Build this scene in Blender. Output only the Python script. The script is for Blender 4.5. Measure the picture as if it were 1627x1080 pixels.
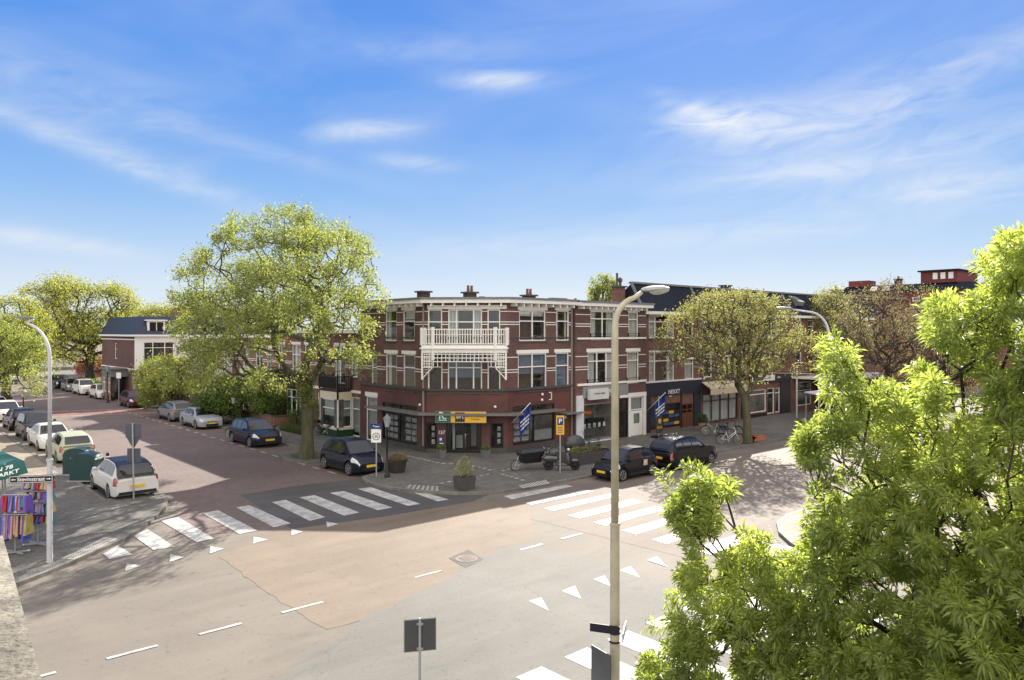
import bpy, bmesh, math, random
import numpy as np
from mathutils import Vector, Matrix
for o in list(bpy.data.objects): bpy.data.objects.remove(o)
S = bpy.context.scene; COL = S.collection
# ---------------------------------------------------------------- camera
# world axes: X runs along the shopping street (away, to the right), Y along the side street (away, to the left)
FPX, CX, HY, EYE = 1176.0, 813.5, 527.0, 7.5
AX = (0.7483, -0.6634); AY = (0.6634, 0.7483)
cam = bpy.data.objects.new('camera', bpy.data.cameras.new('camera')); COL.objects.link(cam)
cam.location = (0, 0, EYE); cam.rotation_euler = (math.pi/2, 0, -math.atan2(AY[0], AY[1]))
cam.data.sensor_width = 36; cam.data.lens = FPX/1627*36
cam.data.shift_y = -(540-HY)/1627
cam.data.clip_start = 0.1; cam.data.clip_end = 3000
S.camera = cam
S.render.resolution_x = 1024; S.render.resolution_y = 680
# ---------------------------------------------------------------- sun, sky, exposure
SUN_EL = math.radians(29); TS = (0.849, 0.528)
sd = bpy.data.lights.new('sun', 'SUN'); sd.energy = 4.7; sd.angle = math.radians(0.5); sd.color = (1, 0.93, 0.82)
sun = bpy.data.objects.new('sun', sd); COL.objects.link(sun); sun.location = (40, 30, 60)
tv = Vector((TS[0]*math.cos(SUN_EL), TS[1]*math.cos(SUN_EL), math.sin(SUN_EL)))
sun.rotation_euler = tv.to_track_quat('Z', 'Y').to_euler()
S.view_settings.view_transform = 'Standard'; S.view_settings.look = 'None'; S.view_settings.gamma = 1
S.view_settings.use_curve_mapping = False
EXPO = 1.4
S.view_settings.exposure = EXPO
S.render.engine = 'CYCLES'
def lin(r, g, b):
    f = lambda c: (c/255/12.92 if c/255 <= .04045 else ((c/255+.055)/1.055)**2.4)
    return (f(r), f(g), f(b), 1)
W = bpy.data.worlds.new("World"); S.world = W; W.use_nodes = True
nt = W.node_tree; nt.nodes.clear()
def N(t, **k):
    n = nt.nodes.new(t)
    for a, b in k.items(): setattr(n, a, b)
    return n
def M_(op, a, b=None, c=None, clamp=False):
    n = N('ShaderNodeMath', operation=op, use_clamp=clamp)
    for i, v in enumerate((a, b, c)):
        if v is None: continue
        if isinstance(v, (int, float)): n.inputs[i].default_value = v
        else: nt.links.new(v, n.inputs[i])
    return n.outputs[0]
tc = N('ShaderNodeTexCoord'); sep = N('ShaderNodeSeparateXYZ'); nt.links.new(tc.outputs['Generated'], sep.inputs[0])
sx, sy, sz = sep.outputs
az = M_('SUBTRACT', M_('ARCTAN2', sx, sy), math.atan2(AY[0], AY[1]))       # azimuth from the street corner's diagonal
el = M_('ARCSINE', sz)
ramp = N('ShaderNodeValToRGB'); nt.links.new(M_('DIVIDE', M_('ADD', el, 0.2), 1.2), ramp.inputs[0])
cr = ramp.color_ramp; cr.elements[0].position = 0.0; cr.elements[0].color = lin(150, 150, 145)
cr.elements[1].position = 1.0; cr.elements[1].color = lin(45, 95, 190)
for e, c in ((-0.01, (190, 195, 195)), (0.0, (236, 244, 252)), (0.05, (222, 237, 253)), (0.1, (192, 220, 252)), (0.17, (150, 196, 250)), (0.26, (112, 170, 246)), (0.36, (96, 158, 244)), (0.5, (80, 142, 236))):
    k = cr.elements.new((e+0.2)/1.2); k.color = lin(*c)
# wisps of high cloud: (azimuth, elevation, half length, half height, tilt, strength)
def cloud(px, py, lw, lh, tilt, s):
    a = math.atan((px-CX)/FPX); return (a, math.atan((HY-py)/FPX*math.cos(a)), lw/FPX, lh/FPX, math.radians(tilt), s)
clouds = [cloud(790, 128, 75, 15, 0, .8), cloud(585, 207, 75, 14, 5, .7), cloud(660, 258, 60, 11, -3, .55), cloud(1150, 190, 110, 26, -6, .8), cloud(1090, 170, 50, 12, -25, .4),
          cloud(1330, 175, 230, 45, 12, .45), cloud(1540, 290, 160, 20, 3, .55), cloud(1450, 240, 260, 40, 10, .38), cloud(60, 380, 120, 13, -6, .75),
          cloud(90, 215, 210, 14, -17, .34), cloud(250, 270, 160, 22, -18, .3), cloud(120, 150, 190, 42, -6, .28), cloud(680, 75, 140, 22, 2, .25),
          cloud(1500, 125, 210, 24, 20, .26), cloud(1330, 265, 200, 16, 4, .35), cloud(850, 390, 260, 22, 2, .3), cloud(1300, 360, 260, 22, 3, .3), cloud(420, 240, 160, 14, -12, .2)]
tot = None
for a, e, lw, lh, t, s in clouds:
    dx = M_('SUBTRACT', az, a); dy = M_('SUBTRACT', el, e)
    xr = M_('ADD', M_('MULTIPLY', dx, math.cos(t)), M_('MULTIPLY', dy, math.sin(t)))
    yr = M_('SUBTRACT', M_('MULTIPLY', dy, math.cos(t)), M_('MULTIPLY', dx, math.sin(t)))
    q = M_('ADD', M_('POWER', M_('ABSOLUTE', M_('DIVIDE', xr, lw)), 2), M_('POWER', M_('ABSOLUTE', M_('DIVIDE', yr, lh)), 2))
    g = M_('MULTIPLY', M_('EXPONENT', M_('MULTIPLY', q, -1.0)), s)
    tot = g if tot is None else M_('ADD', tot, g)
cmb = N('ShaderNodeCombineXYZ'); nt.links.new(az, cmb.inputs[0]); nt.links.new(M_('ADD', M_('MULTIPLY', el, 3.2), M_('MULTIPLY', az, -0.35)), cmb.inputs[1])
def noise(scale, detail, dist):
    n = N('ShaderNodeTexNoise'); n.inputs['Scale'].default_value = scale; n.inputs['Detail'].default_value = detail
    n.inputs['Distortion'].default_value = dist; n.inputs['Roughness'].default_value = .6
    nt.links.new(cmb.outputs[0], n.inputs['Vector']); return n.outputs[0]
n1 = noise(9, 7, 1.2); n2 = noise(2.2, 4, .6)
wis = M_('MULTIPLY', tot, M_('ADD', M_('MULTIPLY', n1, 2.4), -0.45, clamp=True), clamp=True)
veil = M_('MULTIPLY', M_('SUBTRACT', n2, .45, clamp=True), .7)
cm = M_('ADD', wis, veil, clamp=True)
mx = N('ShaderNodeMixRGB'); nt.links.new(cm, mx.inputs[0]); nt.links.new(ramp.outputs[0], mx.inputs[1]); mx.inputs[2].default_value = lin(236, 243, 253)
# added unseen sky brightness behind the viewer and overhead, to lift the shaded facades
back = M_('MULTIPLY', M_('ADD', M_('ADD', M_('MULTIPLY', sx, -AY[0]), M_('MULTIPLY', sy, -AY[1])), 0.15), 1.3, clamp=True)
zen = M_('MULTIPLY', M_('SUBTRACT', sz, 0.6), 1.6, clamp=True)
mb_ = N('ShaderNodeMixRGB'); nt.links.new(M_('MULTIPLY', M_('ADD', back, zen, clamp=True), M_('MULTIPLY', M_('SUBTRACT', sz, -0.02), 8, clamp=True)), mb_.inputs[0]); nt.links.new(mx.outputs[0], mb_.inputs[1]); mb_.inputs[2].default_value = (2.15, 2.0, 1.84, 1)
sky = N('ShaderNodeTexSky'); sky.sky_type = 'NISHITA'; sky.sun_disc = False; sky.sun_elevation = SUN_EL
sky.sun_rotation = math.atan2(TS[0], TS[1])
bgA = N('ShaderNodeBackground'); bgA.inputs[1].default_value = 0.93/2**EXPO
bgB = N('ShaderNodeBackground'); bgB.inputs[1].default_value = 0.10
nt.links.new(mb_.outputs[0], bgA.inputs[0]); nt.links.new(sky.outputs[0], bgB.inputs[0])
ms = N('ShaderNodeMixShader'); ms.inputs[0].default_value = 0.02
nt.links.new(bgA.outputs[0], ms.inputs[1]); nt.links.new(bgB.outputs[0], ms.inputs[2])
wo = N('ShaderNodeOutputWorld'); nt.links.new(ms.outputs[0], wo.inputs[0])

# ---------------------------------------------------------------- helpers: places
def D(px): k = (px-CX)/FPX; return Vector((AY[0]+AX[0]*k, AY[1]+AX[1]*k))
def G(px, py, z=0):                    # the spot of ground seen at a photo position
    return D(px)*((EYE-z)*FPX/(py-HY))
def at(px, py, depth):
    d = D(px)*depth; return Vector((d.x, d.y, EYE-(py-HY)/FPX*depth))
class F:                               # a facade running from p0 to p1 (left to right as seen from the street)
    def __init__(s, p0, p1):
        s.p0 = Vector(p0); s.p1 = Vector(p1); s.L = (s.p1-s.p0).length; s.d = (s.p1-s.p0)/s.L; s.n = Vector((s.d.y, -s.d.x))
    def pt(s, a, z, o=0): q = s.p0+s.d*a+s.n*o; return (q.x, q.y, z)
    def hit(s, px, py):
        d = D(px); t = s.p0.dot(s.n)/d.dot(s.n); return ((d*t-s.p0).dot(s.d), EYE-(py-HY)/FPX*t)
    def rect(s, x0, x1, y0, y1):
        c = (x0+x1)/2; return (s.hit(x0, 0)[0], s.hit(x1, 0)[0], s.hit(c, y1)[1], s.hit(c, y0)[1])
    def box(s, mb, a0, a1, z0, z1, o0, o1):
        mb.hexa([s.pt(a, z, o) for z in (z0, z1) for (a, o) in ((a0, o1), (a1, o1), (a1, o0), (a0, o0))])
# ---------------------------------------------------------------- helpers: meshes
class MB:
    def __init__(s): s.v = []; s.f = []; s.m = []
    def face(s, pts, m=0):
        i = len(s.v); s.v += [tuple(p) for p in pts]; s.f.append(tuple(range(i, i+len(pts)))); s.m.append(m)
    def hexa(s, p, m=0):
        i = len(s.v); s.v += [tuple(q) for q in p]
        for f in ((3, 2, 1, 0), (4, 5, 6, 7), (0, 1, 5, 4), (1, 2, 6, 5), (2, 3, 7, 6), (3, 0, 4, 7)): s.f.append(tuple(i+k for k in f)); s.m.append(m)
        return s
    def box(s, x0, x1, y0, y1, z0, z1, m=0):
        return s.hexa([(x0, y0, z0), (x1, y0, z0), (x1, y1, z0), (x0, y1, z0), (x0, y0, z1), (x1, y0, z1), (x1, y1, z1), (x0, y1, z1)], m)
    def bar(s, a, b, w, h=None, m=0):
        a = Vector(a); b = Vector(b); h = h or w; d = (b-a).normalized(); u = Vector((0, 0, 1)) if abs(d.z) < .95 else Vector((1, 0, 0))
        r = d.cross(u).normalized()*w/2; t = r.cross(d).normalized()*h/2
        return s.hexa([a-r-t, a+r-t, a+r+t, a-r+t, b-r-t, b+r-t, b+r+t, b-r+t], m)
    def prism(s, poly, z0, z1, m=0, cap=True):
        n = len(poly); a = sum(poly[i][0]*poly[(i+1) % n][1]-poly[(i+1) % n][0]*poly[i][1] for i in range(n))
        if a < 0: poly = poly[::-1]
        if cap: s.face([(p[0], p[1], z1) for p in poly], m); s.face([(p[0], p[1], z0) for p in poly][::-1], m)
        for i in range(n):
            p, q = poly[i], poly[(i+1) % n]; s.face([(p[0], p[1], z0), (q[0], q[1], z0), (q[0], q[1], z1), (p[0], p[1], z1)], m)
        return s
    def tube(s, pts, r, n=8, cap=True, m=0):
        pts = [Vector(p) for p in pts]; rs = r if isinstance(r, (list, tuple)) else [r]*len(pts); rings = []
        ref = None
        for i, p in enumerate(pts):
            d = (pts[min(i+1, len(pts)-1)]-pts[max(i-1, 0)]).normalized()
            if ref is None: ref = Vector((0, 0, 1)) if abs(d.z) < .9 else Vector((1, 0, 0))
            a = d.cross(ref).normalized(); b = a.cross(d).normalized(); ref = b
            k = len(s.v); s.v += [tuple(p+(a*math.cos(t)+b*math.sin(t))*rs[i]) for t in [2*math.pi*j/n for j in range(n)]]; rings.append(k)
        for k0, k1 in zip(rings, rings[1:]):
            for j in range(n): s.f.append((k0+j, k0+(j+1) % n, k1+(j+1) % n, k1+j)); s.m.append(m)
        if cap:
            s.f.append(tuple(rings[0]+j for j in range(n))[::-1]); s.m.append(m); s.f.append(tuple(rings[-1]+j for j in range(n))); s.m.append(m)
        return s
    def lathe(s, prof, c=(0, 0, 0), n=16, axis='z', m=0):
        rings = []
        for r, h in prof:
            k = len(s.v); rings.append(k)
            for j in range(n):
                t = 2*math.pi*j/n; x, y = r*math.cos(t), r*math.sin(t)
                p = (x, y, h) if axis == 'z' else ((x, h, y) if axis == 'y' else (h, x, y))
                s.v.append((p[0]+c[0], p[1]+c[1], p[2]+c[2]))
        for k0, k1 in zip(rings, rings[1:]):
            for j in range(n): s.f.append((k0+j, k0+(j+1) % n, k1+(j+1) % n, k1+j)); s.m.append(m)
        s.f.append(tuple(rings[0]+j for j in range(n))[::-1]); s.m.append(m); s.f.append(tuple(rings[-1]+j for j in range(n))); s.m.append(m)
        return s
    def ball(s, c, r, sc=(1, 1, 1), n=10, m=0):
        pr = [(max(.001, r*math.sin(math.pi*i/n)), -r*math.cos(math.pi*i/n)) for i in range(n+1)]
        k = len(s.v); s.lathe(pr, (0, 0, 0), n+2, 'z', m)
        for i in range(k, len(s.v)): x, y, z = s.v[i]; s.v[i] = (c[0]+x*sc[0], c[1]+y*sc[1], c[2]+z*sc[2])
        return s
    def torus(s, c, R, r, axis='y', n=24, k=6, m=0):
        b = len(s.v)
        for i in range(n):
            t = 2*math.pi*i/n
            for j in range(k):
                q = 2*math.pi*j/k; rr = R+r*math.cos(q); h = r*math.sin(q); x, z = rr*math.cos(t), rr*math.sin(t)
                p = (x, h, z) if axis == 'y' else ((h, x, z) if axis == 'x' else (x, z, h))
                s.v.append((c[0]+p[0], c[1]+p[1], c[2]+p[2]))
        for i in range(n):
            for j in range(k): s.f.append((b+i*k+j, b+((i+1) % n)*k+j, b+((i+1) % n)*k+(j+1) % k, b+i*k+(j+1) % k)); s.m.append(m)
        return s
    def band(s, pts, o0, o1, z0, z1, m=0):
        P = [Vector(p) for p in pts]; ns = []
        for a, b in zip(P, P[1:]): d = (b-a).normalized(); ns.append(Vector((d.y, -d.x)))
        mi = []
        for i in range(len(P)):
            if i == 0: mi.append(ns[0])
            elif i == len(P)-1: mi.append(ns[-1])
            else: q = (ns[i-1]+ns[i]).normalized(); mi.append(q/max(.3, q.dot(ns[i])))
        for i in range(len(P)-1):
            c = []
            for z in (z0, z1):
                for (k, o) in ((i, o1), (i+1, o1), (i+1, o0), (i, o0)): q = P[k]+mi[k]*o; c.append((q.x, q.y, z))
            s.hexa(c, m)
        return s
def mk(name, mb, mat, parent=None, smooth=False, world=True, angle=None):
    me = bpy.data.meshes.new(name); me.from_pydata(mb.v, [], mb.f)
    for q in (mat if isinstance(mat, (list, tuple)) else [mat]): me.materials.append(q)
    if any(mb.m): me.polygons.foreach_set('material_index', mb.m)
    bm = bmesh.new(); bm.from_mesh(me)
    bmesh.ops.recalc_face_normals(bm, faces=bm.faces)
    if smooth or angle: bmesh.ops.remove_doubles(bm, verts=bm.verts, dist=1e-5)
    bm.to_mesh(me); bm.free()
    if smooth or angle:
        me.polygons.foreach_set('use_smooth', [True]*len(me.polygons))
        if angle: me.set_sharp_from_angle(angle=math.radians(angle))
    o = bpy.data.objects.new(name, me); COL.objects.link(o)
    if parent is not None:
        o.parent = parent
        if world:
            r = parent
            while r.parent: r = r.parent
            if parent == r: o.location = -Vector(r.location)
    return o
def tag(o, label, cat, group=None):
    o['label'] = label; o['category'] = cat
    if group: o['group'] = group
    return o
def thing(name, label, cat, loc=(0, 0, 0), rz=0, group=None):
    o = bpy.data.objects.new(name, None); COL.objects.link(o); o.empty_display_size = .3
    o.location = (loc[0], loc[1], loc[2] if len(loc) > 2 else 0); o.rotation_euler = (0, 0, rz); return tag(o, label, cat, group)
def struct(name, mb, mat):
    o = mk(name, mb, mat); o['kind'] = 'structure'; return o
def clone(o, parent=None):
    c = o.copy(); COL.objects.link(c)
    if parent is not None: c.parent = parent
    for ch in [x for x in bpy.data.objects if x.parent == o]: clone(ch, c)
    return c
# ---------------------------------------------------------------- helpers: materials
MT = {}
def pm(name, col, rough=.7, var=.12, scale=2.0, metal=0.0, bump=0.0, spec=.5, var2=0, scale2=.3, coat=0, stretch=None):
    if name in MT: return MT[name]
    m = bpy.data.materials.new(name); m.use_nodes = True; t = m.node_tree; b = t.nodes['Principled BSDF']
    b.inputs['Roughness'].default_value = rough; b.inputs['Metallic'].default_value = metal
    b.inputs['Specular IOR Level'].default_value = spec; b.inputs['Coat Weight'].default_value = coat; b.inputs['Coat Roughness'].default_value = .05
    tcn = t.nodes.new('ShaderNodeTexCoord'); src = tcn.outputs['Object']
    if stretch:
        mp = t.nodes.new('ShaderNodeMapping'); mp.inputs['Scale'].default_value = stretch; t.links.new(src, mp.inputs[0]); src = mp.outputs[0]
    n = t.nodes.new('ShaderNodeTexNoise'); n.inputs['Scale'].default_value = scale; n.inputs['Detail'].default_value = 6; n.inputs['Roughness'].default_value = .65
    t.links.new(src, n.inputs['Vector'])
    r = t.nodes.new('ShaderNodeValToRGB'); t.links.new(n.outputs[0], r.inputs[0])
    r.color_ramp.elements[0].position = .3; r.color_ramp.elements[1].position = .72
    r.color_ramp.elements[0].color = tuple(c*(1-var) for c in col[:3])+(1,); r.color_ramp.elements[1].color = tuple(min(1, c*(1+var)) for c in col[:3])+(1,)
    out = r.outputs[0]
    if var2:
        n2 = t.nodes.new('ShaderNodeTexNoise'); n2.inputs['Scale'].default_value = scale2; n2.inputs['Detail'].default_value = 4; t.links.new(src, n2.inputs['Vector'])
        r2 = t.nodes.new('ShaderNodeValToRGB'); t.links.new(n2.outputs[0], r2.inputs[0]); r2.color_ramp.elements[0].position = .35; r2.color_ramp.elements[1].position = .65
        r2.color_ramp.elements[0].color = (1-var2,)*3+(1,); r2.color_ramp.elements[1].color = (1, 1, 1, 1)
        x = t.nodes.new('ShaderNodeMixRGB'); x.blend_type = 'MULTIPLY'; x.inputs[0].default_value = 1; t.links.new(out, x.inputs[1]); t.links.new(r2.outputs[0], x.inputs[2]); out = x.outputs[0]
    t.links.new(out, b.inputs['Base Color'])
    if bump:
        bp = t.nodes.new('ShaderNodeBump'); bp.inputs['Strength'].default_value = bump; bp.inputs['Distance'].default_value = .02
        nb = t.nodes.new('ShaderNodeTexNoise'); nb.inputs['Scale'].default_value = scale*6; nb.inputs['Detail'].default_value = 5; t.links.new(src, nb.inputs['Vector'])
        t.links.new(nb.outputs[0], bp.inputs['Height']); t.links.new(bp.outputs[0], b.inputs['Normal'])
    MT[name] = m; return m
def brickmat(name, c1, c2, mortar, w=.22, h=.07, wall=True, rough=.8, msize=.012, var2=.35, scale2=.4, rot=0.0):
    if name in MT: return MT[name]
    m = bpy.data.materials.new(name); m.use_nodes = True; t = m.node_tree; b = t.nodes['Principled BSDF']; b.inputs['Roughness'].default_value = rough
    tcn = t.nodes.new('ShaderNodeTexCoord'); vec = tcn.outputs['Object']
    if wall:
        sp = t.nodes.new('ShaderNodeSeparateXYZ'); t.links.new(vec, sp.inputs[0]); su = t.nodes.new('ShaderNodeMath'); su.operation = 'SUBTRACT'
        t.links.new(sp.outputs[0], su.inputs[0]); t.links.new(sp.outputs[1], su.inputs[1]); cb = t.nodes.new('ShaderNodeCombineXYZ')
        t.links.new(su.outputs[0], cb.inputs[0]); t.links.new(sp.outputs[2], cb.inputs[1]); bv = cb.outputs[0]
    else:
        mp = t.nodes.new('ShaderNodeMapping'); mp.inputs['Rotation'].default_value = (0, 0, rot); t.links.new(vec, mp.inputs[0]); bv = mp.outputs[0]
    br = t.nodes.new('ShaderNodeTexBrick'); t.links.new(bv, br.inputs['Vector'])
    br.inputs['Scale'].default_value = 1; br.inputs['Brick Width'].default_value = w; br.inputs['Row Height'].default_value = h; br.inputs['Mortar Size'].default_value = msize
    br.inputs['Mortar Smooth'].default_value = .3; br.inputs['Color1'].default_value = c1+(1,); br.inputs['Color2'].default_value = c2+(1,); br.inputs['Mortar'].default_value = mortar+(1,)
    out = br.outputs[0]
    for sc, lo in ((scale2, 1-var2), (4.0, .75)):
        n = t.nodes.new('ShaderNodeTexNoise'); n.inputs['Scale'].default_value = sc; n.inputs['Detail'].default_value = 6; n.inputs['Roughness'].default_value = .65; t.links.new(vec, n.inputs['Vector'])
        r = t.nodes.new('ShaderNodeValToRGB'); t.links.new(n.outputs[0], r.inputs[0]); r.color_ramp.elements[0].position = .3; r.color_ramp.elements[1].position = .65
        r.color_ramp.elements[0].color = (lo,)*3+(1,); r.color_ramp.elements[1].color = (1.08,)*3+(1,)
        x = t.nodes.new('ShaderNodeMixRGB'); x.blend_type = 'MULTIPLY'; x.inputs[0].default_value = 1; t.links.new(out, x.inputs[1]); t.links.new(r.outputs[0], x.inputs[2]); out = x.outputs[0]
    t.links.new(out, b.inputs['Base Color'])
    bp = t.nodes.new('ShaderNodeBump'); bp.inputs['Strength'].default_value = .35; bp.inputs['Distance'].default_value = .01; t.links.new(br.outputs['Fac'], bp.inputs['Height']); bp.invert = True
    t.links.new(bp.outputs[0], b.inputs['Normal'])
    MT[name] = m; return m
def asphalt(name, col, col2, s=.25):
    m = bpy.data.materials.new(name); m.use_nodes = True; t = m.node_tree; b = t.nodes['Principled BSDF']; b.inputs['Roughness'].default_value = .85
    tcn = t.nodes.new('ShaderNodeTexCoord'); vec = tcn.outputs['Object']
    def nz(sc, det, dist=0, st=None):
        v = vec
        if st: mp = t.nodes.new('ShaderNodeMapping'); mp.inputs['Scale'].default_value = st; t.links.new(vec, mp.inputs[0]); v = mp.outputs[0]
        n = t.nodes.new('ShaderNodeTexNoise'); n.inputs['Scale'].default_value = sc; n.inputs['Detail'].default_value = det; n.inputs['Distortion'].default_value = dist; n.inputs['Roughness'].default_value = .6; t.links.new(v, n.inputs['Vector']); return n.outputs[0]
    def rp(src, p0, p1, c0, c1):
        r = t.nodes.new('ShaderNodeValToRGB'); t.links.new(src, r.inputs[0]); r.color_ramp.elements[0].position = p0; r.color_ramp.elements[1].position = p1
        r.color_ramp.elements[0].color = tuple(c0)+(1,); r.color_ramp.elements[1].color = tuple(c1)+(1,); return r.outputs[0]
    def mul(a, c):
        x = t.nodes.new('ShaderNodeMixRGB'); x.blend_type = 'MULTIPLY'; x.inputs[0].default_value = 1; t.links.new(a, x.inputs[1]); t.links.new(c, x.inputs[2]); return x.outputs[0]
    out = rp(nz(s, 6, .4), .38, .62, col, col2)
    out = mul(out, rp(nz(.5, 5, .3, (.25, 1.6, 1)), .3, .6, (.86,)*3, (1.05,)*3))        # worn wheel tracks along the street
    out = mul(out, rp(nz(55, 2), .35, .65, (.86,)*3, (1.1,)*3))                    # aggregate
    out = mul(out, rp(nz(2.2, 8, 1.5), .2, .4, (.82,)*3, (1,)*3))                  # stains
    out = mul(out, rp(nz(5, 3, .2), .62, .70, (1,)*3, (.72,)*3)); out = mul(out, rp(nz(14, 1), .70, .73, (1,)*3, (.6,)*3)); out = mul(out, rp(nz(.9, 3, .8, (.35, 1, 1)), .60, .72, (1,)*3, (.84,)*3))
    vo = t.nodes.new('ShaderNodeTexVoronoi'); vo.feature = 'DISTANCE_TO_EDGE'; vo.inputs['Scale'].default_value = .16
    mpv = t.nodes.new('ShaderNodeMixRGB'); mpv.inputs[0].default_value = .25; nn = t.nodes.new('ShaderNodeTexNoise'); nn.inputs['Scale'].default_value = 1.3; nn.inputs['Detail'].default_value = 6
    t.links.new(vec, nn.inputs['Vector']); mv = t.nodes.new('ShaderNodeVectorMath'); mv.operation = 'MULTIPLY_ADD'; t.links.new(nn.outputs['Color'], mv.inputs[0]); mv.inputs[1].default_value = (1.6, 1.6, 0); t.links.new(vec, mv.inputs[2])
    t.links.new(mv.outputs[0], vo.inputs['Vector'])
    out = mul(out, rp(vo.outputs['Distance'], .0, .0035, (.84,)*3, (1,)*3))
    t.links.new(out, b.inputs['Base Color'])
    bp = t.nodes.new('ShaderNodeBump'); bp.inputs['Strength'].default_value = .25; bp.inputs['Distance'].default_value = .01; t.links.new(nz(60, 2), bp.inputs['Height']); t.links.new(bp.outputs[0], b.inputs['Normal'])
    MT[name] = m; return m
def leafmat(name, c1, c2, trans=.45, rough=.6, sat=1):
    m = bpy.data.materials.new(name); m.use_nodes = True; t = m.node_tree; t.nodes.clear()
    out = t.nodes.new('ShaderNodeOutputMaterial'); geo = t.nodes.new('ShaderNodeNewGeometry'); tcn = t.nodes.new('ShaderNodeTexCoord')
    n = t.nodes.new('ShaderNodeTexNoise'); n.inputs['Scale'].default_value = .7; n.inputs['Detail'].default_value = 3; t.links.new(tcn.outputs['Object'], n.inputs['Vector'])
    ad = t.nodes.new('ShaderNodeMath'); ad.operation = 'MULTIPLY_ADD'; t.links.new(geo.outputs['Random Per Island'], ad.inputs[0]); ad.inputs[1].default_value = .6; 
    ad2 = t.nodes.new('ShaderNodeMath'); ad2.operation = 'MULTIPLY_ADD'; t.links.new(n.outputs[0], ad2.inputs[0]); ad2.inputs[1].default_value = 1.3; ad2.inputs[2].default_value = -.45
    t.links.new(ad2.outputs[0], ad.inputs[2])
    r = t.nodes.new('ShaderNodeValToRGB'); t.links.new(ad.outputs[0], r.inputs[0]); r.color_ramp.elements[0].color = tuple(c1)+(1,); r.color_ramp.elements[1].color = tuple(c2)+(1,)
    d = t.nodes.new('ShaderNodeBsdfPrincipled'); d.inputs['Roughness'].default_value = rough; d.inputs['Specular IOR Level'].default_value = .5; t.links.new(r.outputs[0], d.inputs['Base Color'])
    tr = t.nodes.new('ShaderNodeBsdfTranslucent'); g = t.nodes.new('ShaderNodeMixRGB'); g.blend_type = 'MULTIPLY'; g.inputs[0].default_value = 1; t.links.new(r.outputs[0], g.inputs[1]); g.inputs[2].default_value = (2.15, 2.15, 1.1, 1); t.links.new(g.outputs[0], tr.inputs[0])
    mix = t.nodes.new('ShaderNodeMixShader'); mix.inputs[0].default_value = trans; t.links.new(d.outputs[0], mix.inputs[1]); t.links.new(tr.outputs[0], mix.inputs[2]); t.links.new(mix.outputs[0], out.inputs[0])
    MT[name] = m; return m
def glassmat(name, tint=(.6, .65, .68), refl=.16):
    m = bpy.data.materials.new(name); m.use_nodes = True; t = m.node_tree; t.nodes.clear()
    out = t.nodes.new('ShaderNodeOutputMaterial'); tr = t.nodes.new('ShaderNodeBsdfTransparent'); tr.inputs[0].default_value = tint+(1,)
    gl = t.nodes.new('ShaderNodeBsdfGlossy'); gl.inputs['Roughness'].default_value = .02
    fr = t.nodes.new('ShaderNodeLayerWeight'); fr.inputs[0].default_value = .5; pw = t.nodes.new('ShaderNodeMath'); pw.operation = 'POWER'; t.links.new(fr.outputs['Facing'], pw.inputs[0]); pw.inputs[1].default_value = 4; a = t.nodes.new('ShaderNodeMath'); a.operation = 'MULTIPLY_ADD'; t.links.new(pw.outputs[0], a.inputs[0]); a.inputs[1].default_value = .7; a.inputs[2].default_value = refl; a.use_clamp = True
    bp = t.nodes.new('ShaderNodeBump'); bp.inputs['Strength'].default_value = .05; bp.inputs['Distance'].default_value = .05; n = t.nodes.new('ShaderNodeTexNoise'); n.inputs['Scale'].default_value = 1.2
    tcn = t.nodes.new('ShaderNodeTexCoord'); t.links.new(tcn.outputs['Object'], n.inputs[0]); t.links.new(n.outputs[0], bp.inputs['Height']); t.links.new(bp.outputs[0], gl.inputs['Normal'])
    mix = t.nodes.new('ShaderNodeMixShader'); t.links.new(a.outputs[0], mix.inputs[0]); t.links.new(tr.outputs[0], mix.inputs[1]); t.links.new(gl.outputs[0], mix.inputs[2]); t.links.new(mix.outputs[0], out.inputs[0])
    MT[name] = m; return m
def posters(name, cols, scale=3):
    m = bpy.data.materials.new(name); m.use_nodes = True; t = m.node_tree; b = t.nodes['Principled BSDF']; b.inputs['Roughness'].default_value = .4
    tcn = t.nodes.new('ShaderNodeTexCoord'); v = t.nodes.new('ShaderNodeTexNoise'); v.inputs['Scale'].default_value = scale; v.inputs['Detail'].default_value = 1; t.links.new(tcn.outputs['Object'], v.inputs['Vector'])
    r = t.nodes.new('ShaderNodeValToRGB'); t.links.new(v.outputs[0], r.inputs[0]); r.color_ramp.interpolation = 'CONSTANT'
    while len(r.color_ramp.elements) > 1: r.color_ramp.elements.remove(r.color_ramp.elements[-1])
    r.color_ramp.elements[0].color = tuple(cols[0])+(1,)
    for i, c in enumerate(cols[1:]): e = r.color_ramp.elements.new(.32+.36*(i+1)/len(cols)); e.color = tuple(c)+(1,)
    t.links.new(r.outputs[0], b.inputs['Base Color']); MT[name] = m; return m
asph = asphalt('asphalt_beige', (.138, .121, .099), (.168, .147, .121))
asph_tan = asphalt('asphalt_tan', (.160, .124, .090), (.190, .149, .110))
asph_grey = asphalt('asphalt_grey', (.128, .123, .108), (.155, .149, .131))
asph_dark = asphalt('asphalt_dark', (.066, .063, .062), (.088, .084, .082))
asph_pink = asphalt('asphalt_pink', (.145, .118, .098), (.172, .143, .120))
brickroad = brickmat('street_brick', (.150, .110, .099), (.182, .134, .120), (.105, .083, .076), .21, .105, False, .8, .008, .2, .3)
brickred = brickmat('street_brick_red', (.22, .10, .085), (.26, .12, .1), (.15, .08, .07), .21, .105, False)
paveg = brickmat('pavement_tile', (.125, .117, .105), (.155, .145, .128), (.085, .08, .073), .3, .3, False, .85, .012, .3, .5)
paveb = brickmat('pavement_tile_light', (.24, .205, .16), (.28, .24, .19), (.18, .155, .12), .3, .3, False, .85, .012, .25, .5)
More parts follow.
